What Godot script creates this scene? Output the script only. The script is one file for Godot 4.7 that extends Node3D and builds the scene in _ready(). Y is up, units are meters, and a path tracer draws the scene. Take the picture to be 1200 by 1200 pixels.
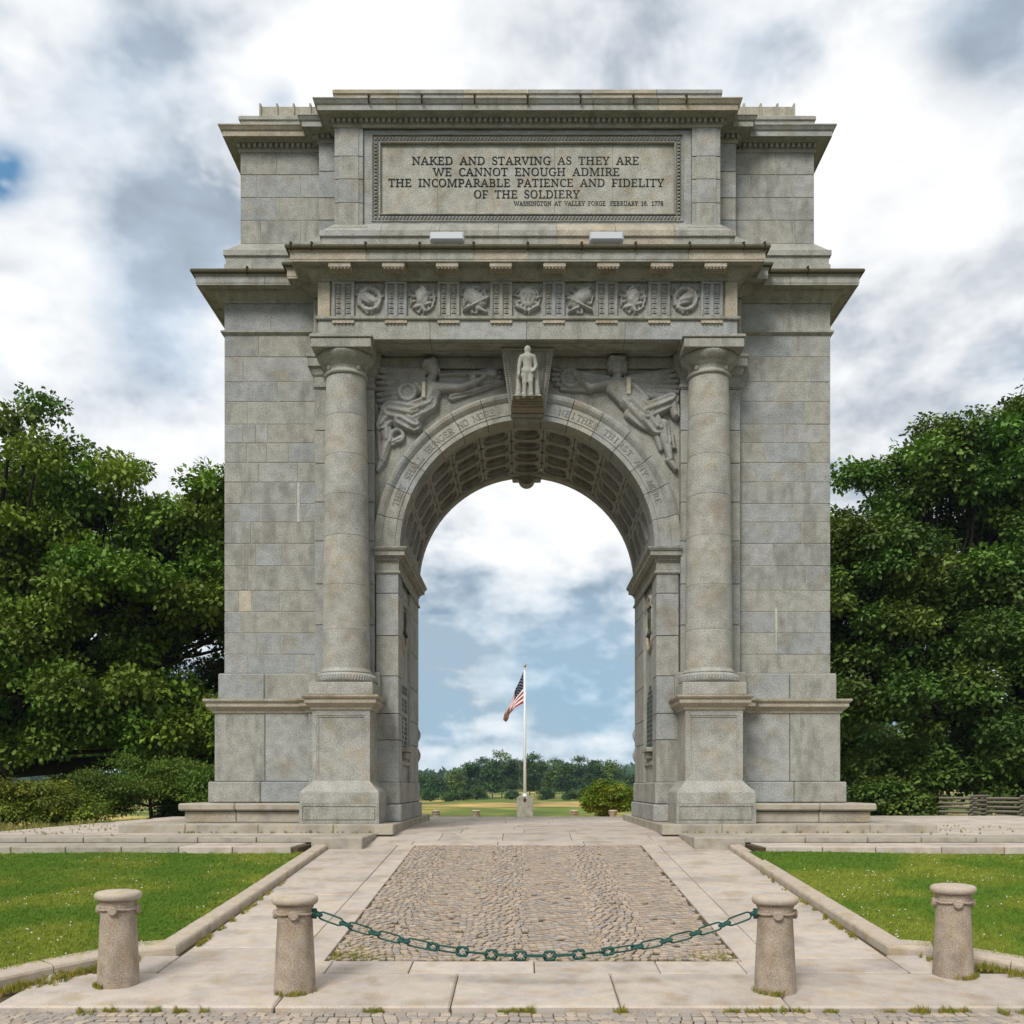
extends Node3D
# A granite memorial arch at the head of a paved, gently rising walk.
# Arch front wall lies in z = 0, its axis in x = 0; terrace level is y = 0. Units are metres.

const CAM_X := -0.12
const CAM_Y := 1.05
const CAM_Z := 24.0
const FOCAL := 1140.0
const VPX := 612.3
const VPY := 922.0

var rng := RandomNumberGenerator.new()
var M := {}
var unnamed := {}

# ---------------------------------------------------------------- pixel helpers (direction from the lens, depth given)
func px(x: float, z: float) -> float:
	return CAM_X + (x - VPX) * (CAM_Z - z) / FOCAL
func py(y: float, z: float) -> float:
	return CAM_Y + (VPY - y) * (CAM_Z - z) / FOCAL
func ramp(z: float) -> float:
	return -0.0812 * (z - 1.03) if z > 1.03 else 0.0

# ---------------------------------------------------------------- mesh builder
class B:
	var v := PackedVector3Array()
	var n := PackedVector3Array()
	var c := PackedColorArray()
	var uv := PackedVector2Array()
	var tint := Color.WHITE
	var use_c := false
	func tri(a: Vector3, b: Vector3, d: Vector3) -> void:
		# a, b, d run counter-clockwise seen from outside; stored clockwise
		var k := (b - a).cross(d - a)
		if k.length_squared() < 1e-16:
			return
		k = k.normalized()
		v.append(a); v.append(d); v.append(b)
		n.append(k); n.append(k); n.append(k)
		if use_c:
			c.append(tint); c.append(tint); c.append(tint)
	func quad(a: Vector3, b: Vector3, d: Vector3, e: Vector3) -> void:
		tri(a, b, d); tri(a, d, e)
	func box(lo: Vector3, hi: Vector3) -> void:
		cbox(lo, hi, 0.0)
	func cbox(lo: Vector3, hi: Vector3, ch: float) -> void:
		# box with chamfered edges
		var m := (lo + hi) * 0.5
		var h := (hi - lo) * 0.5
		ch = minf(ch, minf(h.x, minf(h.y, h.z)) * 0.9)
		var g := [Vector3(h.x, h.y - ch, h.z - ch), Vector3(h.x - ch, h.y, h.z - ch), Vector3(h.x - ch, h.y - ch, h.z)]
		for s in [-1.0, 1.0]:
			var q: Vector3 = g[0]
			if s > 0:
				quad(m + Vector3(q.x, -q.y, q.z), m + Vector3(q.x, -q.y, -q.z), m + Vector3(q.x, q.y, -q.z), m + Vector3(q.x, q.y, q.z))
			else:
				quad(m + Vector3(-q.x, -q.y, -q.z), m + Vector3(-q.x, -q.y, q.z), m + Vector3(-q.x, q.y, q.z), m + Vector3(-q.x, q.y, -q.z))
			q = g[1]
			if s > 0:
				quad(m + Vector3(-q.x, q.y, q.z), m + Vector3(q.x, q.y, q.z), m + Vector3(q.x, q.y, -q.z), m + Vector3(-q.x, q.y, -q.z))
			else:
				quad(m + Vector3(-q.x, -q.y, -q.z), m + Vector3(q.x, -q.y, -q.z), m + Vector3(q.x, -q.y, q.z), m + Vector3(-q.x, -q.y, q.z))
			q = g[2]
			if s > 0:
				quad(m + Vector3(-q.x, -q.y, q.z), m + Vector3(q.x, -q.y, q.z), m + Vector3(q.x, q.y, q.z), m + Vector3(-q.x, q.y, q.z))
			else:
				quad(m + Vector3(q.x, -q.y, -q.z), m + Vector3(-q.x, -q.y, -q.z), m + Vector3(-q.x, q.y, -q.z), m + Vector3(q.x, q.y, -q.z))
		if ch <= 0.0:
			return
		for sa in [-1.0, 1.0]:
			for sb in [-1.0, 1.0]:
				# edges along x, y, z
				var fl: bool = sa * sb > 0
				var e := [
					[Vector3(-g[1].x, sa * g[1].y, sb * g[1].z), Vector3(g[1].x, sa * g[1].y, sb * g[1].z), Vector3(g[2].x, sa * g[2].y, sb * g[2].z), Vector3(-g[2].x, sa * g[2].y, sb * g[2].z)],
					[Vector3(sa * g[2].x, -g[2].y, sb * g[2].z), Vector3(sa * g[2].x, g[2].y, sb * g[2].z), Vector3(sa * g[0].x, g[0].y, sb * g[0].z), Vector3(sa * g[0].x, -g[0].y, sb * g[0].z)],
					[Vector3(sa * g[0].x, sb * g[0].y, -g[0].z), Vector3(sa * g[0].x, sb * g[0].y, g[0].z), Vector3(sa * g[1].x, sb * g[1].y, g[1].z), Vector3(sa * g[1].x, sb * g[1].y, -g[1].z)]]
				for k in e:
					if fl:
						quad(m + k[3], m + k[2], m + k[1], m + k[0])
					else:
						quad(m + k[0], m + k[1], m + k[2], m + k[3])
				for sc in [-1.0, 1.0]:
					var p0 := m + Vector3(sa * g[0].x, sb * g[0].y, sc * g[0].z)
					var p1 := m + Vector3(sa * g[1].x, sb * g[1].y, sc * g[1].z)
					var p2 := m + Vector3(sa * g[2].x, sb * g[2].y, sc * g[2].z)
					if sa * sb * sc > 0:
						tri(p0, p1, p2)
					else:
						tri(p0, p2, p1)
	func tube(pts: Array, rad: Array, seg: int, caps := true) -> void:
		var rings := []
		for i in pts.size():
			var t: Vector3
			if i == 0:
				t = pts[1] - pts[0]
			elif i == pts.size() - 1:
				t = pts[i] - pts[i - 1]
			else:
				t = pts[i + 1] - pts[i - 1]
			t = t.normalized()
			var up := Vector3.UP if absf(t.y) < 0.9 else Vector3.RIGHT
			var a := t.cross(up).normalized()
			var b := t.cross(a).normalized()
			var ring := []
			for k in seg:
				var w := TAU * k / seg
				ring.append(pts[i] + (a * cos(w) + b * sin(w)) * rad[i])
			rings.append(ring)
		for i in rings.size() - 1:
			for k in seg:
				var k2 := (k + 1) % seg
				quad(rings[i][k2], rings[i][k], rings[i + 1][k], rings[i + 1][k2])
		if caps:
			for k in seg:
				var k2 := (k + 1) % seg
				tri(pts[0], rings[0][k], rings[0][k2])
				tri(pts[-1], rings[-1][k2], rings[-1][k])
	func lathe(o: Vector3, prof: Array, seg: int, a0 := 0.0, a1 := TAU) -> void:
		# prof: [radius, height] from the bottom up
		for i in prof.size() - 1:
			for k in seg:
				var w0 := a0 + (a1 - a0) * k / seg
				var w1 := a0 + (a1 - a0) * (k + 1) / seg
				var p := prof[i] as Array
				var q := prof[i + 1] as Array
				quad(o + Vector3(sin(w0) * p[0], p[1], cos(w0) * p[0]), o + Vector3(sin(w1) * p[0], p[1], cos(w1) * p[0]), o + Vector3(sin(w1) * q[0], q[1], cos(w1) * q[0]), o + Vector3(sin(w0) * q[0], q[1], cos(w0) * q[0]))
	func sweep(path: Array, prof: Array, scale_x := 1.0) -> void:
		# path: Vector2(x, z) run left to right seen from the front (outside = left of travel turned to +z); prof: [offset outward, y] from the bottom up
		var mit := []
		for i in path.size():
			var d0: Vector2 = (path[i] - path[i - 1]).normalized() if i > 0 else (path[1] - path[0]).normalized()
			var d1: Vector2 = (path[i + 1] - path[i]).normalized() if i < path.size() - 1 else d0
			var n0 := Vector2(-d0.y, d0.x)
			var n1 := Vector2(-d1.y, d1.x)
			var mm := (n0 + n1)
			mm = mm / maxf(0.2, mm.dot(n0))
			mit.append(mm)
		for i in path.size() - 1:
			for j in prof.size() - 1:
				var p := prof[j] as Array
				var q := prof[j + 1] as Array
				var a: Vector2 = path[i] + mit[i] * p[0]
				var b: Vector2 = path[i + 1] + mit[i + 1] * p[0]
				var d: Vector2 = path[i + 1] + mit[i + 1] * q[0]
				var e: Vector2 = path[i] + mit[i] * q[0]
				quad(Vector3(a.x, p[1], a.y), Vector3(b.x, p[1], b.y), Vector3(d.x, q[1], d.y), Vector3(e.x, q[1], e.y))
	func lift(f: Callable) -> B:
		for i in v.size():
			v[i].y += f.call(v[i].z)
		return self
	func mesh(smooth := false) -> ArrayMesh:
		if v.is_empty():
			return ArrayMesh.new()
		var arr := []
		arr.resize(Mesh.ARRAY_MAX)
		arr[Mesh.ARRAY_VERTEX] = v
		if use_c:
			arr[Mesh.ARRAY_COLOR] = c
		if not uv.is_empty():
			arr[Mesh.ARRAY_TEX_UV] = uv
		if not smooth:
			arr[Mesh.ARRAY_NORMAL] = n
			var am := ArrayMesh.new()
			am.add_surface_from_arrays(Mesh.PRIMITIVE_TRIANGLES, arr)
			return am
		var st := SurfaceTool.new()
		st.create_from_arrays(arr)
		st.index()
		st.generate_normals()
		return st.commit()

# ---------------------------------------------------------------- nodes
func numbered(called: String) -> String:
	var k: int = unnamed.get(called, 0)
	unnamed[called] = k + 1
	return called if k == 0 else "%s_%03d" % [called, k]
func part(called: String, m: Mesh, mat: Material, parent: Node, label := "") -> MeshInstance3D:
	var o := MeshInstance3D.new()
	o.name = called
	o.mesh = m
	o.material_override = mat
	parent.add_child(o, true)
	if label:
		o.set_meta("label", label)
	return o
func base(called: String, at: Vector3, label: String, category := "", group := "", kind := "") -> Node3D:
	var o := Node3D.new()
	o.name = numbered(called)
	add_child(o, true)
	o.position = at
	tag(o, label, category, group, kind)
	return o
func tag(o: Node, label: String, category := "", group := "", kind := "") -> void:
	if label: o.set_meta("label", label)
	if category: o.set_meta("category", category)
	if group: o.set_meta("group", group)
	if kind: o.set_meta("kind", kind)
func holder(called: String, parent: Node) -> Node3D:
	var o := Node3D.new()
	o.name = called
	parent.add_child(o, true)
	return o
func multi(called: String, m: Mesh, mat: Material, xf: Array, cols: Array, parent: Node) -> MultiMeshInstance3D:
	var mm := MultiMesh.new()
	mm.transform_format = MultiMesh.TRANSFORM_3D
	mm.use_colors = not cols.is_empty()
	mm.mesh = m
	mm.instance_count = xf.size()
	for i in xf.size():
		mm.set_instance_transform(i, xf[i])
		if mm.use_colors:
			mm.set_instance_color(i, cols[i])
	var o := MultiMeshInstance3D.new()
	o.name = called
	o.multimesh = mm
	o.material_override = mat
	parent.add_child(o, true)
	return o

# ---------------------------------------------------------------- textures and materials
func noise_bytes(size: int, freq: float, octaves: int, sd: int, kind := FastNoiseLite.TYPE_SIMPLEX_SMOOTH) -> PackedByteArray:
	var f := FastNoiseLite.new()
	f.seed = sd
	f.noise_type = kind
	f.frequency = freq
	f.fractal_type = FastNoiseLite.FRACTAL_FBM
	f.fractal_octaves = octaves
	var im := f.get_seamless_image(size, size, false, false, 0.15, true)
	im.convert(Image.FORMAT_L8)
	return im.get_data()
func tex_from(size: int, f: Callable) -> ImageTexture:
	var d := PackedByteArray()
	d.resize(size * size * 4)
	for i in size * size:
		var col: Color = f.call(i)
		d[i * 4] = clampi(int(col.r * 255.0), 0, 255)
		d[i * 4 + 1] = clampi(int(col.g * 255.0), 0, 255)
		d[i * 4 + 2] = clampi(int(col.b * 255.0), 0, 255)
		d[i * 4 + 3] = 255
	return ImageTexture.create_from_image(Image.create_from_data(size, size, false, Image.FORMAT_RGBA8, d))
func srgb(r: float, g: float, b: float) -> Color:
	return Color(r, g, b).linear_to_srgb()
func stone(tex: Texture2D, bump: Texture2D, col: Color, scale: float, stain: Texture2D, stain_scale: Vector3, bump_cm := 0.4, rough := 0.88) -> StandardMaterial3D:
	var m := StandardMaterial3D.new()
	m.albedo_color = col
	m.albedo_texture = tex
	m.roughness = rough
	m.metallic_specular = 0.35
	m.uv1_triplanar = true
	m.uv1_world_triplanar = true
	m.uv1_triplanar_sharpness = 6.0
	m.uv1_scale = Vector3.ONE * scale
	if bump:
		m.heightmap_enabled = true
		m.heightmap_texture = bump
		m.heightmap_scale = bump_cm
	if stain:
		m.detail_enabled = true
		m.detail_albedo = stain
		m.detail_blend_mode = BaseMaterial3D.BLEND_MODE_MUL
		m.detail_uv_layer = BaseMaterial3D.DETAIL_UV_2
		m.uv2_triplanar = true
		m.uv2_world_triplanar = true
		m.uv2_triplanar_sharpness = 6.0
		m.uv2_scale = stain_scale
	return m
func plain(col: Color, rough := 0.8, metal := 0.0) -> StandardMaterial3D:
	var m := StandardMaterial3D.new()
	m.albedo_color = col
	m.roughness = rough
	m.metallic = metal
	m.metallic_specular = 0.4
	return m
func tinted(rough := 0.7) -> StandardMaterial3D:
	var m := plain(Color.WHITE, rough)
	m.vertex_color_use_as_albedo = true
	return m

func make_materials() -> void:
	var n1 := noise_bytes(512, 0.02, 5, 11)
	var n2 := noise_bytes(512, 0.16, 3, 12)
	var n3 := noise_bytes(512, 0.35, 2, 13)
	var n4 := noise_bytes(512, 0.006, 6, 14)
	var n5 := noise_bytes(512, 0.012, 5, 15)
	# granite: fine salt and pepper grain on soft clouds
	var granite := tex_from(512, func(i):
		var a := n1[i] / 255.0
		var b := n2[i] / 255.0
		var s := n3[i] / 255.0
		var k := 0.86 + 0.14 * (a - 0.5) + 0.22 * (b - 0.5) + 0.34 * (s - 0.5)
		if s < 0.28: k -= 0.14
		return Color(k, k * 0.993, k * 0.975))
	var grain := tex_from(512, func(i):
		var h := 0.5 + 0.5 * (n3[i] / 255.0 - 0.5) + 0.5 * (n2[i] / 255.0 - 0.5)
		return Color(h, h, h))
	# speckled pink-grey paving granite
	var paving := tex_from(512, func(i):
		var a := n1[i] / 255.0
		var s := n3[i] / 255.0
		var q := n4[i] / 255.0
		var k := 0.90 + 0.08 * (a - 0.5) + 0.24 * (s - 0.5) + 0.08 * (q - 0.5)
		if s < 0.27: k -= 0.12
		return Color(k, k * (0.985 - 0.03 * (a - 0.5)), k * (0.955 - 0.05 * (q - 0.5))))
	# weather stains: multiplied over the stone, uneven patches of grime and ochre
	var stain := tex_from(512, func(i):
		var a := n4[i] / 255.0
		var b := n5[i] / 255.0
		var s := n2[i] / 255.0
		var g := clampf((a - 0.50) * 3.2 + (s - 0.5) * 0.35, 0.0, 1.0)
		var o := clampf((b - 0.55) * 3.5 + (s - 0.5) * 0.4, 0.0, 1.0)
		var k := 1.0 - 0.09 * g
		return Color(k, k * (1.0 - 0.03 * o), k * (1.0 - 0.085 * o)))
	var streak := tex_from(512, func(i):
		var a := n4[i] / 255.0
		var b := n1[i] / 255.0
		var s := n2[i] / 255.0
		var g := clampf((b - 0.50) * 2.6 + (a - 0.5) * 1.6 + (s - 0.5) * 0.3, 0.0, 1.0)
		var k := 1.0 - 0.12 * g
		return Color(k, k * 0.985, k * 0.95))
	var vs := Vector3(0.30, 0.075, 0.30)
	var tones := [[0.302, 0.304, 0.292], [0.314, 0.314, 0.299], [0.288, 0.292, 0.284], [0.308, 0.305, 0.287], [0.322, 0.319, 0.301], [0.295, 0.300, 0.296]]
	for k in 6:
		M["stone%d" % k] = stone(granite, grain, srgb(tones[k][0] * 1.33, tones[k][1] * 1.37, tones[k][2] * 1.42), 0.25 + 0.012 * k, stain if k % 2 == 0 else streak, Vector3(0.21, 0.17, 0.21) if k % 2 == 0 else vs)
	M.trim = stone(granite, grain, srgb(0.405, 0.413, 0.400), 0.26, streak, vs)
	M.warm = stone(granite, grain, srgb(0.50, 0.455, 0.37), 0.25, stain, Vector3(0.19, 0.15, 0.19))
	M.drum0 = stone(granite, grain, srgb(0.445, 0.442, 0.412), 0.26, stain, Vector3(0.24, 0.2, 0.24))
	M.drum1 = stone(granite, grain, srgb(0.46, 0.447, 0.405), 0.27, stain, Vector3(0.2, 0.2, 0.2))
	M.mortar = stone(granite, grain, srgb(0.55, 0.52, 0.43), 0.4, null, Vector3.ONE)
	M.patch = stone(granite, grain, srgb(0.56, 0.51, 0.41), 0.4, null, Vector3.ONE)
	M.caulk = stone(granite, grain, srgb(0.58, 0.57, 0.53), 0.9, null, Vector3.ONE)
	M.relief = stone(granite, grain, srgb(0.405, 0.413, 0.400), 0.26, stain, Vector3(0.35, 0.3, 0.35))
	M.vault = stone(granite, grain, srgb(0.415, 0.413, 0.390), 0.26, stain, Vector3(0.3, 0.3, 0.3))
	M.statue = stone(granite, grain, srgb(0.45, 0.44, 0.40), 0.6, null, Vector3.ONE)
	M.bracket = stone(granite, grain, srgb(0.38, 0.345, 0.28), 0.9, stain, Vector3(0.5, 0.4, 0.5))
	M.gutter = stone(granite, grain, srgb(0.115, 0.105, 0.065), 1.1, stain, Vector3(0.5, 0.5, 0.5))
	M.rust = stone(granite, null, srgb(0.10, 0.055, 0.035), 2.0, null, Vector3.ONE)
	M.roof = stone(granite, null, srgb(0.48, 0.47, 0.42), 0.8, streak, vs)
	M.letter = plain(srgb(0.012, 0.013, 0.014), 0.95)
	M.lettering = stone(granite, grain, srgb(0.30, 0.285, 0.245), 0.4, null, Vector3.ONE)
	M.panel = stone(granite, grain, srgb(0.47, 0.465, 0.42), 0.26, stain, Vector3(0.3, 0.25, 0.3))
	M.bronze = plain(srgb(0.035, 0.05, 0.045), 0.6)
	var ptones := [[0.53, 0.485, 0.44], [0.56, 0.516, 0.472], [0.50, 0.46, 0.42], [0.545, 0.503, 0.46]]
	for k in 4:
		M["pave%d" % k] = stone(paving, grain, srgb(ptones[k][0] * 1.06, ptones[k][1] * 1.04, ptones[k][2] * 1.04), 0.42 + 0.03 * k, stain, Vector3(0.33, 0.3, 0.33), 0.25)
	M.kerb = stone(paving, grain, srgb(0.54, 0.475, 0.40), 0.5, stain, Vector3(0.5, 0.4, 0.5), 0.35)
	M.step = stone(paving, grain, srgb(0.43, 0.405, 0.355), 0.45, stain, Vector3(0.4, 0.5, 0.4), 0.35)
	M.bollard = stone(granite, grain, srgb(0.45, 0.375, 0.30), 0.52, stain, Vector3(0.9, 0.5, 0.9), 0.5)
	M.soil = stone(paving, grain, srgb(0.115, 0.092, 0.052), 1.4, stain, Vector3(0.6, 0.6, 0.6), 0.8)
	var stones := [[0.45, 0.37, 0.305], [0.51, 0.44, 0.375], [0.41, 0.355, 0.31], [0.48, 0.385, 0.30], [0.39, 0.355, 0.33]]
	for k in 5:
		M["sett%d" % k] = stone(paving, grain, srgb(stones[k][0], stones[k][1], stones[k][2]), 1.7, null, Vector3.ONE, 0.5)
	M.settmix = stone(paving, grain, Color.WHITE, 1.7, null, Vector3.ONE, 0.5)
	M.settmix.vertex_color_use_as_albedo = true
	# turf: mown green with yellow and dark patches
	var turf := tex_from(512, func(i):
		var a := n4[i] / 255.0
		var b := n2[i] / 255.0
		var s := n3[i] / 255.0
		var k := 0.62 + 0.5 * (b - 0.5) + 0.3 * (s - 0.5)
		return Color(k * (0.62 + 0.5 * (a - 0.45)), k * 0.86, k * 0.22))
	M.turf = stone(turf, grain, srgb(0.36, 0.36, 0.30), 0.42, null, Vector3.ONE, 1.5, 1.0)
	var field := tex_from(512, func(i):
		var a := n4[i] / 255.0
		var b := n1[i] / 255.0
		var q := n5[i] / 255.0
		var dry := clampf((a - 0.42) * 3.0 + (b - 0.5), 0.0, 1.0)
		var g := Color(0.52, 0.62, 0.20).lerp(Color(0.95, 0.80, 0.48), dry)
		return g * (0.8 + 0.4 * (q - 0.5)))
	M.field = stone(field, null, srgb(0.62, 0.62, 0.58), 0.007, null, Vector3.ONE, 0.0, 1.0)
	M.field.uv1_scale = Vector3(0.011, 0.02, 0.0035)
	M.bark = stone(granite, grain, srgb(0.05, 0.042, 0.032), 0.8, null, Vector3.ONE, 3.0, 1.0)
	M.leaf = tinted(0.62)
	M.leaf.backlight_enabled = true
	M.leaf.backlight = Color(0.55, 0.6, 0.25)
	M.needle = tinted(0.8)
	M.blade = tinted(0.75)
	M.blade.backlight_enabled = true
	M.blade.backlight = Color(0.4, 0.45, 0.15)
	M.petal = tinted(0.8)
	M.patina = stone(granite, grain, srgb(0.022, 0.115, 0.098), 3.0, stain, Vector3(2.0, 2.0, 2.0), 0.3, 0.6)
	M.white_paint = plain(srgb(0.72, 0.73, 0.74), 0.4)
	M.white_box = plain(srgb(0.40, 0.42, 0.44), 0.5)
	M.lens = plain(srgb(0.47, 0.5, 0.52), 0.35)
	M.gold = plain(srgb(0.35, 0.22, 0.06), 0.35, 1.0)
	M.rail = stone(granite, grain, srgb(0.24, 0.21, 0.17), 1.5, null, Vector3.ONE, 1.0)
	print("materials ", Time.get_ticks_msec())

# ---------------------------------------------------------------- sky
func make_sky() -> Texture2D:
	var w := 4096
	var h := 2048
	var d := PackedFloat32Array()
	d.resize(w * h * 3)
	var big := FastNoiseLite.new()
	big.seed = 41; big.noise_type = FastNoiseLite.TYPE_SIMPLEX_SMOOTH; big.frequency = 0.62
	big.fractal_octaves = 7; big.fractal_gain = 0.5
	big.domain_warp_enabled = true; big.domain_warp_amplitude = 0.35; big.domain_warp_frequency = 0.9
	big.domain_warp_fractal_octaves = 3
	var shade := FastNoiseLite.new()
	shade.seed = 87; shade.noise_type = FastNoiseLite.TYPE_SIMPLEX_SMOOTH; shade.frequency = 0.42
	shade.fractal_octaves = 5; shade.fractal_gain = 0.48
	var lit := Color(0.462, 0.467, 0.472)
	var grey := Color(0.205, 0.245, 0.295)
	var hazy := Color(0.120, 0.215, 0.285)
	var blue := Color(0.022, 0.105, 0.215)
	# cloud masses read off the photograph: pixel of the middle, spread, how bright (+) or heavy (-)
	var masses := [[115.0, 120.0, 75.0, -0.55], [205.0, 330.0, 110.0, -0.8], [160.0, 430.0, 80.0, -0.7], [1150.0, 45.0, 85.0, -0.8], [890.0, 60.0, 60.0, -0.3], [430.0, 60.0, 120.0, 0.45], [40.0, 400.0, 80.0, 0.5], [1060.0, 260.0, 170.0, 0.45], [30.0, 40.0, 60.0, 0.4], [1010.0, 90.0, 60.0, 0.35], [260.0, 240.0, 45.0, 0.35], [600.0, 640.0, 100.0, 0.1], [655.0, 785.0, 80.0, -0.45], [545.0, 810.0, 45.0, 0.35], [690.0, 860.0, 60.0, -0.25], [515.0, 865.0, 40.0, -0.5], [1085.0, 190.0, 90.0, 0.5]]
	var holes := [[2.0, 205.0, 36.0, 1.0], [245.0, 172.0, 16.0, 0.5], [330.0, 120.0, 24.0, 0.3]]
	var fine := FastNoiseLite.new()
	fine.seed = 19; fine.noise_type = FastNoiseLite.TYPE_SIMPLEX_SMOOTH; fine.frequency = 2.6
	fine.fractal_octaves = 5; fine.fractal_gain = 0.55
	fine.fractal_octaves = 7
	for j in h:
		var el := PI * (0.5 - (j + 0.5) / h)
		var y := sin(el)
		var r := cos(el)
		for i in w:
			var at := (j * w + i) * 3
			var az := wrapf(TAU * (i + 0.5) / w, -PI, PI)   # column 0 looks along -z
			var ahead := absf(az) < 0.70 and el < 0.75
			# full detail ahead; elsewhere the same clouds at a third of it
			if not ahead and el > -0.02 and (i % 3 != 0 or j % 3 != 0):
				var from := ((j - j % 3) * w + i - i % 3) * 3
				d[at] = d[from]; d[at + 1] = d[from + 1]; d[at + 2] = d[from + 2]
				continue
			var c: Color
			if y > -0.02:
				# cloud layer seen in perspective: flattened near the horizon
				var k := 1.0 / (maxf(y, 0.0) + 0.42)
				var p := Vector3(sin(az) * r * k, y * 1.1, -cos(az) * r * k) * 1.5
				var a := big.get_noise_3dv(p + Vector3(7.3, 0.0, 2.1)) * 1.3
				var s := shade.get_noise_3dv(p * 1.1 + Vector3(-3.0, 4.0, 1.0)) * 1.3
				var d3 := fine.get_noise_3dv(p)
				# billows: lit on their upper side, heavier below
				var puff := d3 - fine.get_noise_3dv(p + Vector3(-0.02, 0.085, 0.0))
				var bias := 0.0
				var gap := 0.0
				if absf(az) < 0.85 and el < 0.85:
					var u := 612.3 + 1140.0 * tan(az) + 30.0 * a + 60.0 * d3
					var v := 922.0 - 1140.0 * tan(el) / cos(az) + 30.0 * s - 55.0 * d3
					for m in masses:
						var q: float = ((u - m[0]) * (u - m[0]) + (v - m[1]) * (v - m[1])) / (m[2] * m[2])
						if q < 6.0: bias += m[3] * exp(-q)
					for m in holes:
						var q: float = ((u - m[0]) * (u - m[0]) + (v - m[1]) * (v - m[1])) / (m[2] * m[2])
						if q < 6.0: gap += m[3] * exp(-q)
				var f := 0.67 + a * 0.55 + s * 0.38 + d3 * 0.48 + bias * 0.68
				f = clampf((f - 0.02) / 0.92, 0.0, 1.0)
				f = f * f * (3.0 - 2.0 * f)
				f = clampf(f + puff * 0.5, 0.0, 1.08)
				var low := hazy.lerp(grey, clampf(y * 3.2, 0.0, 1.0)) * clampf(1.0 + 0.25 * s + 0.25 * d3 + 0.35 * puff, 0.8, 1.3)
				c = low.lerp(lit, f * (0.66 + 0.34 * clampf(y * 4.0 + 0.1, 0.0, 1.0)))
				var hole := maxf(clampf((-0.60 - s * 0.8 - a * 0.45) * 3.0, 0.0, 1.0), clampf(gap * (0.85 + 2.6 * d3 + 1.6 * puff), 0.0, 1.0))
				c = c.lerp(blue, hole * 0.9)
			else:
				c = Color(0.10, 0.11, 0.075)
			d[at] = c.r; d[at + 1] = c.g; d[at + 2] = c.b
	print("sky ", Time.get_ticks_msec())
	return ImageTexture.create_from_image(Image.create_from_data(w, h, false, Image.FORMAT_RGBF, d.to_byte_array()))

# ================================================================ READY
func _ready() -> void:
	rng.seed = 20240611
	var cam := Camera3D.new()
	cam.name = "camera"
	cam.projection = Camera3D.PROJECTION_FRUSTUM
	cam.near = 0.1
	cam.far = 6000.0
	cam.size = 0.1 * 1200.0 / FOCAL
	cam.frustum_offset = Vector2(-(VPX - 600.0) / FOCAL * 0.1, (VPY - 600.0) / FOCAL * 0.1)
	cam.position = Vector3(CAM_X, CAM_Y, CAM_Z)
	add_child(cam)
	cam.current = true
	var env := Environment.new()
	env.background_mode = Environment.BG_SKY
	var sky := Sky.new()
	var pano := PanoramaSkyMaterial.new()
	pano.panorama = make_sky()
	sky.sky_material = pano
	env.sky = sky
	env.tonemap_mode = Environment.TONE_MAPPER_LINEAR
	env.tonemap_exposure = 2.2
	env.background_energy_multiplier = 1.0
	env.sdfgi_enabled = true
	env.ssao_enabled = true
	env.ssil_enabled = true
	env.fog_enabled = true
	env.fog_density = 0.00012
	env.fog_light_color = Color(0.72, 0.82, 0.92)
	var we := WorldEnvironment.new()
	we.name = "world_environment"
	we.environment = env
	add_child(we)
	var sun := DirectionalLight3D.new()
	sun.name = "sun"
	sun.light_color = Color(1.0, 0.985, 0.965)
	sun.light_energy = 0.5
	sun.light_angular_distance = 22.0
	sun.shadow_enabled = true
	add_child(sun)
	sun.look_at_from_position(Vector3(-7, 16, 15), Vector3.ZERO)
	make_materials()
	build_ground()
	build_walk()
	print("ground ", Time.get_ticks_msec())
	build_arch()
	print("arch ", Time.get_ticks_msec())
	build_bollards()
	build_flag()
	build_trees()
	print("trees ", Time.get_ticks_msec())
	build_grass()
	print("done ", Time.get_ticks_msec())

# ================================================================ GROUND, TERRACE, WALK, ROAD
func smooth(a: float, b: float, t: float) -> float:
	t = clampf((t - a) / (b - a), 0.0, 1.0)
	return t * t * (3.0 - 2.0 * t)
func land(x: float, z: float) -> float:
	# height of the open ground behind and beside the terrace
	var y := -0.22
	if z < -8.0:
		var d := -8.0 - z
		y = lerpf(-0.22, -1.2, smooth(0.0, 22.0, d))
		y -= 0.0095 * maxf(0.0, d - 25.0)
		y += 0.0062 * maxf(0.0, d - 120.0) * (1.0 + 0.4 * sin(x * 0.004))
	if x < -11.0:
		y -= 0.03 * minf(-11.0 - x, 30.0) * smooth(3.0, -4.0, z)
	if z < -450.0:
		var q := smooth(-450.0, -1500.0, z)
		y += q * (13.0 + 7.0 * sin(x * 0.0021 + 1.0) + 4.0 * sin(x * 0.0057))
	if z > 2.0:
		y = lerpf(y, -0.55 - 0.085 * maxf(0.0, z - 4.0), smooth(2.0, 4.5, z))
	return y
func lawn_y(x: float, z: float) -> float:
	var y := ramp(z) + 0.075
	if z < 6.6:
		y = lerpf(ramp(5.0) + 0.10, ramp(6.6) + 0.075, clampf((z - 5.0) / 1.6, 0.0, 1.0))
	return y + 0.02 * sin(x * 0.9 + z * 0.6) - 0.006 * maxf(0.0, absf(x) - 5.0)

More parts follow.
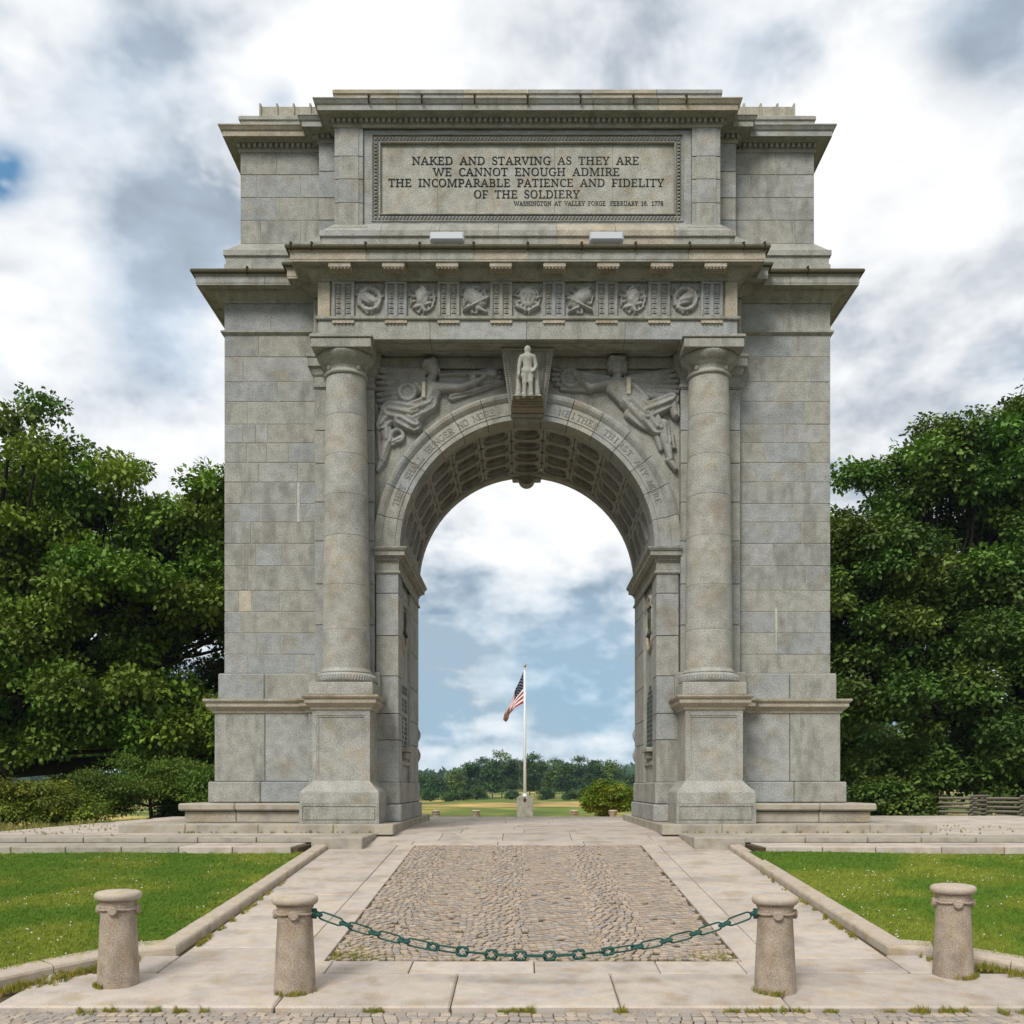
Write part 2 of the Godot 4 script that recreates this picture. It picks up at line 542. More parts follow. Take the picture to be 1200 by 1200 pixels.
func build_ground() -> void:
	var b := B.new()
	var xs := []
	var zs := []
	var x := -1600.0
	for k in 61:
		var t := (k - 30) / 30.0
		xs.append(signf(t) * (absf(t) * 40.0 + pow(absf(t), 4.0) * 1500.0))
	for k in 70:
		var t := k / 69.0
		zs.append(60.0 - t * 110.0 - pow(t, 4.0) * 2400.0)
	for i in xs.size() - 1:
		for j in zs.size() - 1:
			var p := []
			for q in [[i, j], [i, j + 1], [i + 1, j + 1], [i + 1, j]]:
				p.append(Vector3(xs[q[0]], land(xs[q[0]], zs[q[1]]), zs[q[1]]))
			b.quad(p[3], p[2], p[1], p[0])
	var g := part("ground", b.mesh(true), M.field, self)
	tag(g, "dry grassy field and far hills stretching beyond the arch", "", "", "structure")
	# mown lawns either side of the walk
	for s in [-1.0, 1.0]:
		b = B.new()
		var nx := 60
		var nz := 64
		for i in nx:
			for j in nz:
				var p := []
				for q in [[i, j], [i + 1, j], [i + 1, j + 1], [i, j + 1]]:
					var u: float = float(q[0]) / nx
					var z: float = 5.0 + 9.48 * (1.0 - pow(1.0 - float(q[1]) / nz, 1.8))
					var xi: float = lawn_edge(z, s)
					var xx: float = s * (xi + u * u * (42.0 - xi))
					p.append(Vector3(xx, lawn_y(xx, z), z))
				if s > 0:
					b.quad(p[3], p[2], p[1], p[0])
				else:
					b.quad(p[0], p[1], p[2], p[3])
		var l := part(numbered("lawn"), b.mesh(true), M.turf, self)
		tag(l, "mown green lawn dotted with clover on the %s of the walk" % ("low weeping trees' side" if s < 0 else "rail fence's side"), "", "", "structure")

func lawn_edge(z: float, s: float) -> float:
	# inner edge of the lawns: straight behind the kerb, flaring out with it at the road
	var l := kerb_line(s)
	for k in l.size() - 1:
		if z <= l[k + 1].y:
			return lerpf(l[k].x, l[k + 1].x, clampf((z - l[k].y) / (l[k + 1].y - l[k].y), 0.0, 1.0)) + (0.15 if k < 4 else 0.22)
	return 9.9
func kerb_line(s: float) -> Array:
	var line := [Vector2(4.14, 3.97), Vector2(4.16, 6.1), Vector2(4.18, 8.3), Vector2(4.2, 10.4), Vector2(4.23, 12.45)]
	if s < 0:
		line.append_array([Vector2(4.62, 12.62), Vector2(5.25, 13.35), Vector2(5.75, 14.05), Vector2(7.2, 14.4), Vector2(9.6, 14.5)])
	else:
		line.append_array([Vector2(4.7, 12.6), Vector2(5.3, 13.2), Vector2(6.1, 13.75), Vector2(7.4, 14.2), Vector2(9.8, 14.5)])
	return line

func slab(b: B, x0: float, x1: float, z0: float, z1: float, top: float, thick: float, ch := 0.008) -> void:
	b.cbox(Vector3(x0, top - thick, z0), Vector3(x1, top, z1), ch)

func pave(parent: Node, called: String, x0: float, x1: float, z0: float, z1: float, top: float, sloped: bool, thick := 0.14, mat := "", gap := 0.006, ch := 0.008) -> void:
	var b := B.new()
	slab(b, x0 + gap, x1 - gap, z0 + gap, z1 - gap, top + rng.randf_range(-0.003, 0.003), thick, ch)
	if sloped:
		b.lift(ramp)
	part(called, b.mesh(), M[mat if mat else "pave%d" % rng.randi_range(0, 3)], parent)

func sett_mesh(sd: int) -> ArrayMesh:
	# one hewn sett with a worn, slightly domed crown, unit footprint
	var r := RandomNumberGenerator.new()
	r.seed = sd
	var b := B.new()
	var out := []
	var mid := []
	var top := []
	for q in [[-1, -1], [0, -1.05], [1, -1], [1.05, 0], [1, 1], [0, 1.05], [-1, 1], [-1.05, 0]]:
		var p := Vector2(q[0], q[1]) * 0.5 + Vector2(r.randf_range(-0.05, 0.05), r.randf_range(-0.05, 0.05))
		out.append(Vector3(p.x, -1.0, p.y))
		mid.append(Vector3(p.x, -0.22 + r.randf_range(-0.05, 0.05), p.y))
		top.append(Vector3(p.x * 0.84, r.randf_range(-0.05, 0.03), p.y * 0.84))
	var c := Vector3(0, 0.05, 0)
	for k in 8:
		var k2 := (k + 1) % 8
		b.quad(out[k2], out[k], mid[k], mid[k2])
		b.quad(mid[k2], mid[k], top[k], top[k2])
		b.tri(c, top[k2], top[k])
	return b.mesh()

func lay_setts(parent: Node, spots: Array, keep: int) -> void:
	# spots: [Transform3D, tone]; the first ones, largest in view, as parts; the rest together
	var variants := []
	for k in 6:
		variants.append(sett_mesh(300 + k))
	for i in mini(keep, spots.size()):
		var o := part("sett", variants[i % 6], M["sett%d" % spots[i][1]], parent)
		o.transform = spots[i][0]
	var tones := [Color(0.45, 0.37, 0.305), Color(0.51, 0.44, 0.375), Color(0.41, 0.355, 0.31), Color(0.48, 0.385, 0.30), Color(0.39, 0.355, 0.33)]
	var xf := []
	var cols := []
	for i in range(keep, spots.size()):
		xf.append(spots[i][0])
		var k := rng.randf_range(0.88, 1.1)
		cols.append(tones[spots[i][1]] * k)
	var o := multi("smaller_setts", variants[2], M.settmix, xf, cols, parent)
	o.set_meta("kind", "stuff")

func build_walk() -> void:
	# --- terrace round the arch
	var t := base("terrace", Vector3.ZERO, "pale flagstone terrace around the foot of the arch", "", "", "structure")
	var bed := B.new()
	for s in [-1.0, 1.0]:
		bed.cbox(Vector3(-12.5 if s < 0 else 3.52, -0.5, -10.4), Vector3(-3.52 if s < 0 else 18.0, -0.02, 3.6), 0.0)
	bed.cbox(Vector3(-16, -0.6, 3.62), Vector3(-4.5, -0.14, 5.02), 0.0)
	bed.cbox(Vector3(4.5, -0.6, 3.62), Vector3(18.0, -0.14, 5.02), 0.0)
	part("bedding", bed.mesh(), M.soil, t)
	for s in [-1.0, 1.0]:
		var far := 12.4 if s < 0 else 17.5
		# front edge stones of the terrace and of the lower step
		var x := 4.5
		while x < far:
			var w := rng.randf_range(1.05, 1.35)
			var e := minf(x + w, far)
			pave(t, "flagstone", minf(s * x, s * e), maxf(s * x, s * e), 2.75, 3.7, 0.0, false, 0.12, "step", 0.008, 0.014)
			x = e
		x = 4.62
		while x < (16.0 if s < 0 else 18.0):
			var w := rng.randf_range(0.9, 1.3)
			pave(t, "flagstone", minf(s * x, s * (x + w)), maxf(s * x, s * (x + w)), 3.72, 5.08, -0.115, false, 0.16, "step" if rng.randf() < 0.5 else "", 0.008, 0.014)
			x += w
		# rows behind the edge
		var z := 2.75
		while z > -10.2:
			var dz := rng.randf_range(0.85, 1.15)
			x = 3.42 if z < 1.75 else 4.49
			var k := 0
			while x < far:
				var w := rng.randf_range(1.1, 1.8)
				var e := minf(x + w, far)
				if e - x > 0.25:
					pave(t, "flagstone", minf(s * x, s * e), maxf(s * x, s * e), z - dz, z, 0.0, false, 0.1)
				x = e
				k += 1
			z -= dz
		# end block of the steps beside the walk
		var b := B.new()
		b.cbox(Vector3(minf(s * 3.42, s * 4.48), -0.5, 1.75), Vector3(maxf(s * 3.42, s * 4.48), 0.004, 3.95), 0.02)
		part("end_block", b.mesh(), M.step, t)
	# --- walk: bordered granite slabs up a slope, with a panel of setts
	var w := base("walk", Vector3.ZERO, "pale granite slab walk rising to the arch", "", "", "structure")
	var wb := B.new()
	wb.cbox(Vector3(-4.4, -0.5, 1.03), Vector3(4.4, -0.035, 12.5), 0.0)
	wb.cbox(Vector3(-12.0, -0.5, 12.5), Vector3(12.0, -0.035, 14.48), 0.0)
	wb.lift(ramp)
	wb.cbox(Vector3(-3.4, -0.5, -10.4), Vector3(3.4, -0.03, 1.03), 0.0)
	part("bedding", wb.mesh(), M.soil, w)
	for s in [-1.0, 1.0]:
		var z := 3.3
		var seams := [3.3, 5.4, 7.6, 9.9, 12.8]
		for k in 4:
			pave(w, "border_slab", minf(s * 2.4, s * 2.77), maxf(s * 2.4, s * 2.77), seams[k], seams[k + 1], 0.0, true)
		while z < 13.2:
			var e := minf(z + rng.randf_range(1.0, 1.3), 13.3)
			if 13.3 - e < 0.5: e = 13.3
			pave(w, "slab", minf(s * 2.77, s * 4.14), maxf(s * 2.77, s * 4.14), z, e, 0.0, true)
			z = e
	# cross bands at the head of the panel and in the passage
	var zr := 3.3
	var row := 0
	while zr > -10.2:
		var dz := 0.62 if row < 1 else rng.randf_range(1.0, 1.4)
		var half := 3.42 if zr < 2.8 else 4.14
		var x := -half
		while x < half - 0.01:
			var e := minf(x + rng.randf_range(1.2, 1.9), half)
			if half - e < 0.5: e = half
			var b := B.new()
			slab(b, x + 0.005, e - 0.005, maxf(zr - dz, -10.3) + 0.005, zr - 0.005, rng.randf_range(-0.002, 0.002), 0.14)
			b.lift(ramp)
			part("slab", b.mesh(), M["pave%d" % rng.randi_range(0, 3)], w)
			x = e
		zr -= dz
		row += 1
	# threshold rows at the bollards
	var j1 := [-4.14, -2.3, px(482, 13.0), px(626, 13.0), px(770, 13.0), 2.35, 4.14]
	for k in 6:
		pave(w, "slab", j1[k], j1[k + 1], 12.8, 13.3, 0.0, true)
	for s in [-1.0, 1.0]:
		pave(w, "slab", minf(s * 4.15, s * 4.75), maxf(s * 4.15, s * 4.75), 12.55, 13.3, 0.0, true)
	var j2 := [-5.3, -2.55, px(532, 14.0), px(722, 14.0), 2.5, 5.45]
	for k in 5:
		pave(w, "slab", j2[k], j2[k + 1], 13.3, 14.5, 0.0, true, 0.2, "", 0.006, 0.02)
	# --- sett panel
	var cp := base("sett_panel", Vector3.ZERO, "weathered panel of small pinkish setts set into the walk", "", "", "structure")
	var jb := B.new()
	jb.cbox(Vector3(-2.4, -0.2, 3.3), Vector3(2.4, -0.022, 12.8), 0.0)
	jb.lift(ramp)
	part("joint_bed", jb.mesh(), M.soil, cp)
	var spots := []
	var rows := 90
	for j in rows + 8:
		var x := -2.40 + rng.randf_range(0.0, 0.06)
		while x < 2.36:
			var wd := rng.randf_range(0.078, 0.108)
			var cx := x + wd * 0.5
			var arc := 0.20 * cos(TAU * cx / 1.58 + 0.4)
			var slope := -0.20 * TAU / 1.58 * sin(TAU * cx / 1.58 + 0.4)
			var z := 13.2 - j * 0.1065 + arc + rng.randf_range(-0.012, 0.012)
			x += wd
			if z > 12.74 or z < 3.36 or cx > 2.36:
				continue
			var hgt := rng.randf_range(-0.006, 0.006)
			if rng.randf() < 0.015: hgt -= 0.03
			var bs := Basis(Vector3.UP, -atan(slope) * 0.8 + rng.randf_range(-0.07, 0.07)) * Basis.from_scale(Vector3(wd * 0.9, 0.026, rng.randf_range(0.084, 0.096)))
			spots.append([Transform3D(bs, Vector3(cx, ramp(z) + hgt, z)), rng.randi_range(0, 4), z])
	spots.sort_custom(func(a, q): return a[2] > q[2])
	lay_setts(cp, spots, 300)
	# --- road of setts in front of the threshold
	var rd := base("road", Vector3.ZERO, "road of pale grey setts in front of the threshold", "", "", "structure")
	var ry := ramp(14.52) - 0.045
	var rb := B.new()
	rb.cbox(Vector3(-60, ry - 0.4, 14.53), Vector3(60, ry - 0.028, 60), 0.0)
	part("joint_bed", rb.mesh(), M.soil, rd)
	spots = []
	for j in 9:
		var x := -6.4
		while x < 6.4:
			var wd := rng.randf_range(0.095, 0.125)
			var cx := x + wd * 0.5
			x += wd
			var blend := clampf(j - 0.5, 0.0, 1.0)
			var arc := 0.10 * cos(TAU * cx / 1.9) * blend
			var slope := -0.10 * TAU / 1.9 * sin(TAU * cx / 1.9) * blend
			var z := 14.615 + j * 0.148 + arc + rng.randf_range(-0.008, 0.008)
			if z < 14.6: continue
			var bs := Basis(Vector3.UP, -atan(slope) + rng.randf_range(-0.06, 0.06)) * Basis.from_scale(Vector3(wd * 0.9, 0.034, rng.randf_range(0.122, 0.135)))
			var tone := [1, 4, 2, 1, 4][rng.randi_range(0, 4)] as int
			spots.append([Transform3D(bs, Vector3(cx, ry + rng.randf_range(-0.006, 0.006), z)), tone, z + (2.0 if absf(cx) > 4.8 else 0.0)])
	spots.sort_custom(func(a, q): return a[2] < q[2])
	lay_setts(rd, spots, 300)
	# --- kerbs
	for s in [-1.0, 1.0]:
		var kb := base("kerb", Vector3.ZERO, "low rounded granite kerb beside the lawn on the %s of the walk" % ("low weeping trees' side" if s < 0 else "rail fence's side"), "", "", "structure")
		var line := kerb_line(s)
		for k in line.size() - 1:
			var a: Vector2 = line[k]
			var e: Vector2 = line[k + 1]
			var d := (e - a).normalized()
			a += d * 0.006
			e -= d * 0.006
			var nrm := Vector2(-d.y, d.x) if s > 0 else Vector2(-d.y, d.x)
			# cross-section: rounded towards the walk
			var wide := 0.25 if k < 4 else 0.36
			var prof := [[0.0, -0.2], [0.0, 0.06], [0.012, 0.085], [0.035, 0.098], [wide - 0.04, 0.104], [wide, 0.092], [wide, -0.2]]
			var b := B.new()
			var ring := [[], []]
			for q in 2:
				var p: Vector2 = a if q == 0 else e
				for pr in prof:
					var o: Vector2 = p - nrm * pr[0] if nrm.x < 0 else p + nrm * pr[0]
					ring[q].append(Vector3(s * o.x, ramp(o.y) + pr[1], o.y))
			for i in prof.size() - 1:
				if s < 0:
					b.quad(ring[0][i], ring[1][i], ring[1][i + 1], ring[0][i + 1])
				else:
					b.quad(ring[1][i], ring[0][i], ring[0][i + 1], ring[1][i + 1])
			for q in 2:
				for i in range(1, prof.size() - 1):
					if (q == 0) == (s < 0):
						b.tri(ring[q][0], ring[q][i], ring[q][i + 1])
					else:
						b.tri(ring[q][0], ring[q][i + 1], ring[q][i])
			part("kerbstone", b.mesh(), M.kerb, kb)

# ================================================================ RELIEFS AND FIGURES
func relief(prims: Array, x0: float, x1: float, y0: float, y1: float, cell: float, z0: float, gain := 1.0) -> B:
	# low relief: a height field in the wall plane raised by tapered strokes and rings
	# stroke: [ax, ay, bx, by, ra, rb, base, swell, fold, folds]; ring: [cx, cy, r, thick, base, swell]
	var nx := int((x1 - x0) / cell) + 1
	var ny := int((y1 - y0) / cell) + 1
	var h := PackedFloat32Array()
	h.resize(nx * ny)
	for p in prims:
		var rad: float = maxf(p[4], p[5]) if p.size() > 6 else p[2] + p[3]
		var lx: float = minf(p[0], p[2]) - rad if p.size() > 6 else p[0] - rad
		var hx: float = maxf(p[0], p[2]) + rad if p.size() > 6 else p[0] + rad
		var ly: float = minf(p[1], p[3]) - rad if p.size() > 6 else p[1] - rad
		var hy: float = maxf(p[1], p[3]) + rad if p.size() > 6 else p[1] + rad
		for j in range(maxi(0, int((ly - y0) / cell)), mini(ny, int((hy - y0) / cell) + 2)):
			for i in range(maxi(0, int((lx - x0) / cell)), mini(nx, int((hx - x0) / cell) + 2)):
				var q := Vector2(x0 + i * cell, y0 + j * cell)
				var v := 0.0
				if p.size() > 6:
					var a := Vector2(p[0], p[1])
					var ab := Vector2(p[2], p[3]) - a
					var l2 := maxf(ab.length_squared(), 1e-6)
					var t := clampf((q - a).dot(ab) / l2, 0.0, 1.0)
					var r := lerpf(p[4], p[5], t)
					var off := q - a - ab * t
					var d := off.length() / r
					if d < 1.0:
						v = (p[6] + p[7] * sqrt(1.0 - d * d)) * gain
						if p[8] > 0.0:
							var side := off.length() * signf(ab.cross(off))
							v += gain * p[8] * sin(side / r * p[9] + t * 3.0)
				else:
					var d: float = absf((q - Vector2(p[0], p[1])).length() - p[2]) / p[3]
					if d < 1.0:
						v = (p[4] + p[5] * sqrt(1.0 - d * d)) * gain
				var at := j * nx + i
				if v > h[at]:
					h[at] = v
	var b := B.new()
	for j in ny - 1:
		for i in nx - 1:
			var a := j * nx + i
			if h[a] + h[a + 1] + h[a + nx] + h[a + nx + 1] < 1e-4:
				continue
			var x := x0 + i * cell
			var y := y0 + j * cell
			b.quad(Vector3(x, y, z0 + h[a]), Vector3(x + cell, y, z0 + h[a + 1]), Vector3(x + cell, y + cell, z0 + h[a + nx + 1]), Vector3(x, y + cell, z0 + h[a + nx]))
	return b

func strokes(list: Array, z: float) -> Array:
	# strokes given in photograph pixels, laid on the wall plane at depth z
	var k := (CAM_Z - z) / FOCAL
	var out := []
	for p in list:
		if p.size() > 6:
			out.append([px(p[0], z), py(p[1], z), px(p[2], z), py(p[3], z), p[4] * k, p[5] * k, p[6], p[7], p[8], p[9]])
		else:
			out.append([px(p[0], z), py(p[1], z), p[2] * k, p[3] * k, p[4], p[5]])
	return out

func nets(prims: Array, lo: Vector3, hi: Vector3, cell: float, k: float) -> B:
	# surface nets over tapered capsules [a, b, ra, rb] joined with a smooth minimum
	var n := Vector3i((hi - lo) / cell) + Vector3i.ONE * 2
	var f := PackedFloat32Array()
	f.resize(n.x * n.y * n.z)
	for z in n.z:
		for y in n.y:
			for x in n.x:
				var p := lo + Vector3(x, y, z) * cell
				var d := 9.0
				for c in prims:
					var ab: Vector3 = c[1] - c[0]
					var t := clampf((p - c[0]).dot(ab) / maxf(ab.length_squared(), 1e-9), 0.0, 1.0)
					var e: float = (p - c[0] - ab * t).length() - lerpf(c[2], c[3], t)
					var q := maxf(k - absf(d - e), 0.0) / k
					d = minf(d, e) - q * q * k * 0.25
				f[(z * n.y + y) * n.x + x] = d
	var ids := {}
	var pts := []
	var corner := [Vector3i(0, 0, 0), Vector3i(1, 0, 0), Vector3i(0, 1, 0), Vector3i(1, 1, 0), Vector3i(0, 0, 1), Vector3i(1, 0, 1), Vector3i(0, 1, 1), Vector3i(1, 1, 1)]
	for z in n.z - 1:
		for y in n.y - 1:
			for x in n.x - 1:
				var inside := 0
				var val := []
				for c in corner:
					var e := f[((z + c.z) * n.y + y + c.y) * n.x + x + c.x]
					val.append(e)
					if e < 0.0: inside += 1
				if inside == 0 or inside == 8:
					continue
				var s := Vector3.ZERO
				var m := 0
				for a in 8:
					for ax in [1, 2, 4]:
						if a & ax: continue
						var bb: int = a | ax
						if (val[a] < 0.0) != (val[bb] < 0.0):
							var t: float = val[a] / (val[a] - val[bb])
							s += Vector3(corner[a]).lerp(Vector3(corner[bb]), t)
							m += 1
				ids[Vector3i(x, y, z)] = pts.size()
				pts.append(lo + (Vector3(x, y, z) + s / m) * cell)
	var b := B.new()
	for id in ids:
		var q: Vector3i = id
		for ax in 3:
			var u: Vector3i = [Vector3i(0, 1, 0), Vector3i(0, 0, 1), Vector3i(1, 0, 0)][ax]
			var w: Vector3i = [Vector3i(0, 0, 1), Vector3i(1, 0, 0), Vector3i(0, 1, 0)][ax]
			var e: Vector3i = [Vector3i(1, 0, 0), Vector3i(0, 1, 0), Vector3i(0, 0, 1)][ax]
			if not (ids.has(q - u) and ids.has(q - w) and ids.has(q - u - w)):
				continue
			var v0 := f[(q.z * n.y + q.y) * n.x + q.x]
			var r := q + e
			if r.x >= n.x or r.y >= n.y or r.z >= n.z: continue
			var v1 := f[(r.z * n.y + r.y) * n.x + r.x]
			if (v0 < 0.0) == (v1 < 0.0): continue
			var a0: Vector3 = pts[ids[q]]
			var a1: Vector3 = pts[ids[q - u]]
			var a2: Vector3 = pts[ids[q - u - w]]
			var a3: Vector3 = pts[ids[q - w]]
			if v0 < 0.0:
				b.quad(a2, a1, a0, a3)
			else:
				b.quad(a3, a0, a1, a2)
	return b

# ================================================================ THE ARCH
func stone_any() -> Material:
	return M["stone%d" % rng.randi_range(0, 5)]
func block(parent: Node, called: String, x0: float, x1: float, y0: float, y1: float, z0: float, z1: float, mat: Material = null, gap := 0.008, ch := 0.006) -> MeshInstance3D:
	var b := B.new()
	var j := rng.randf_range(-0.002, 0.004)
	b.cbox(Vector3(minf(x0, x1) + gap, y0 + gap, z0), Vector3(maxf(x0, x1) - gap, y1 - gap, z1 + j), ch)
	return part(called, b.mesh(), mat if mat else stone_any(), parent)

func both(path: Array) -> Array:
	# a left half path mirrored into a whole front
	var out := path.duplicate()
	for i in range(path.size() - 1, -1, -1):
		out.append(Vector2(-path[i].x, path[i].y))
	return out

func stones_along(parent: Node, called: String, path: Array, prof: Array, lengths: float, mats: Array) -> void:
	# a moulded course cut into stones: every straight run is divided, corners stay in the stone that turns them
	var runs := []
	for i in path.size() - 1:
		var a: Vector2 = path[i]
		var e: Vector2 = path[i + 1]
		var n := maxi(1, int(round(a.distance_to(e) / lengths)))
		for k in n:
			runs.append([i, a.lerp(e, float(k) / n), a.lerp(e, float(k + 1) / n), k == 0, k == n - 1])
	for r in runs:
		var i: int = r[0]
		var d: Vector2 = (path[i + 1] - path[i]).normalized()
		var n1 := Vector2(-d.y, d.x)
		var m0 := n1
		var m1 := n1
		var a: Vector2 = r[1]
		var e: Vector2 = r[2]
		if r[3] and i > 0:
			var d0: Vector2 = (path[i] - path[i - 1]).normalized()
			m0 = n1 + Vector2(-d0.y, d0.x)
		else:
			a += d * 0.004
		if r[4] and i < path.size() - 2:
			var d2: Vector2 = (path[i + 2] - path[i + 1]).normalized()
			m1 = n1 + Vector2(-d2.y, d2.x)
		else:
			e -= d * 0.004
		var b := B.new()
		for j in prof.size() - 1:
			var p: Array = prof[j]
			var q: Array = prof[j + 1]
			var p0: Vector2 = a + m0 * p[0]
			var p1: Vector2 = e + m1 * p[0]
			var p2: Vector2 = e + m1 * q[0]
			var p3: Vector2 = a + m0 * q[0]
			b.quad(Vector3(p0.x, p[1], p0.y), Vector3(p1.x, p[1], p1.y), Vector3(p2.x, q[1], p2.y), Vector3(p3.x, q[1], p3.y))
		part(called, b.mesh(), mats[rng.randi_range(0, mats.size() - 1)], parent)

func arc_block(called: String, parent: Node, a0: float, a1: float, cy: float, prof: Array, mat: Material, seg := 5) -> void:
	# a voussoir: profile (radius, z) turned about the arch centre between two angles
	var b := B.new()
	for k in seg:
		var w0 := lerpf(a0, a1, float(k) / seg)
		var w1 := lerpf(a0, a1, float(k + 1) / seg)
		for j in prof.size() - 1:
			var p: Array = prof[j]
			var q: Array = prof[j + 1]
			b.quad(Vector3(-cos(w0) * p[0], cy + sin(w0) * p[0], p[1]), Vector3(-cos(w1) * p[0], cy + sin(w1) * p[0], p[1]), Vector3(-cos(w1) * q[0], cy + sin(w1) * q[0], q[1]), Vector3(-cos(w0) * q[0], cy + sin(w0) * q[0], q[1]))
	for e in [[a0, false], [a1, true]]:
		var w: float = e[0]
		for j in range(1, prof.size() - 1):
			var t := []
			for p in [prof[0], prof[j], prof[j + 1]]:
				t.append(Vector3(-cos(w) * p[0], cy + sin(w) * p[0], p[1]))
			if e[1]: b.tri(t[0], t[2], t[1])
			else: b.tri(t[0], t[1], t[2])
	part(called, b.mesh(), mat, parent)

func text_part(parent: Node, called: String, s: String, height: float, at: Vector3, mat: Material, depth := 0.012, serif := true, fit := 0.0) -> MeshInstance3D:
	var tm := TextMesh.new()
	var f := SystemFont.new()
	f.font_names = PackedStringArray(["Droid Serif" if serif else "Droid Sans"])
	f.font_weight = 400
	tm.font = f
	tm.text = s
	tm.font_size = 64
	tm.pixel_size = height / 46.0
	tm.depth = depth
	tm.curve_step = 1.5
	tm.horizontal_alignment = HORIZONTAL_ALIGNMENT_CENTER
	tm.vertical_alignment = VERTICAL_ALIGNMENT_CENTER
	tm.material = mat
	var o := part(called, tm, mat, parent)
	o.position = at
	if fit > 0.0:
		o.scale.x = fit / maxf(0.01, tm.get_aabb().size.x)
	return o

const R_IN := 3.13
const SPRING := 6.95

func build_arch() -> void:
	var A := base("memorial_arch", Vector3.ZERO, "tall grey granite memorial arch with columns, inscribed attic and coffered vault", "arch")
	# ---- hidden masonry heart: mortar-coloured, shows only in the joints
	var b := B.new()
	for s in [-1.0, 1.0]:
		b.box(Vector3(minf(s * 3.27, s * 7.45), 0.2, -4.45), Vector3(maxf(s * 3.27, s * 7.45), SPRING, -0.011))
		b.box(Vector3(minf(s * 3.40, s * 7.45), SPRING, -4.45), Vector3(maxf(s * 3.40, s * 7.45), 13.4, -0.011))
	var seg := 24
	for k in seg:
		var w0 := PI * k / seg
		var w1 := PI * (k + 1) / seg
		var r := R_IN + 0.27
		var q0 := Vector3(-cos(w0) * r, SPRING + sin(w0) * r, 0)
		var q1 := Vector3(-cos(w1) * r, SPRING + sin(w1) * r, 0)
		for z in [-0.011, -4.45]:
			var t0 := Vector3(q0.x, 13.4, z)
			var t1 := Vector3(q1.x, 13.4, z)
			if z > -1.0: b.quad(Vector3(q0.x, q0.y, z), Vector3(q1.x, q1.y, z), t1, t0)
			else: b.quad(Vector3(q1.x, q1.y, z), Vector3(q0.x, q0.y, z), t0, t1)
		b.quad(Vector3(q0.x, q0.y, -4.45), Vector3(q1.x, q1.y, -4.45), Vector3(q1.x, q1.y, -0.011), Vector3(q0.x, q0.y, -0.011))
	b.box(Vector3(-5.22, 11.7, -0.3), Vector3(5.22, 13.5, 0.24))
	b.box(Vector3(-4.9, 11.66, 0.0), Vector3(4.9, 13.5, 0.98))
	b.box(Vector3(-7.12, 13.4, -4.1), Vector3(7.12, 17.8, -0.311))
	b.box(Vector3(-5.1, 13.4, -0.4), Vector3(5.1, 17.6, 0.02))
	b.box(Vector3(-4.6, 13.4, 0.0), Vector3(4.6, 17.6, 0.45))
	part("core", b.mesh(), M.mortar, A)
	build_piers(A)
	build_opening(A)
	for s in [-1.0, 1.0]:
		build_column(A, s)
	build_entablature(A)
	build_attic(A)

func courses(parent: Node, ys: Array, joints: Array, x0p: float, x1p: float, z: float, depth: float, xa := 0.0, xb := 0.0) -> void:
	# ashlar: ys pixel rows from the top down, joints pixel columns per course
	for i in ys.size() - 1:
		var xs := [x0p]
		xs.append_array(joints[i])
		xs.append(x1p)
		for k in xs.size() - 1:
			var l: float = px(xs[k], z)
			var r: float = px(xs[k + 1], z)
			if k == 0 and xa != 0.0: l = xa
			if k == xs.size() - 2 and xb != 0.0: r = xb
			block(parent, "stone_block", l, r, py(ys[i + 1], z), py(ys[i], z), z - depth, z, M.patch if i == 12 and r - l < 0.35 else null)

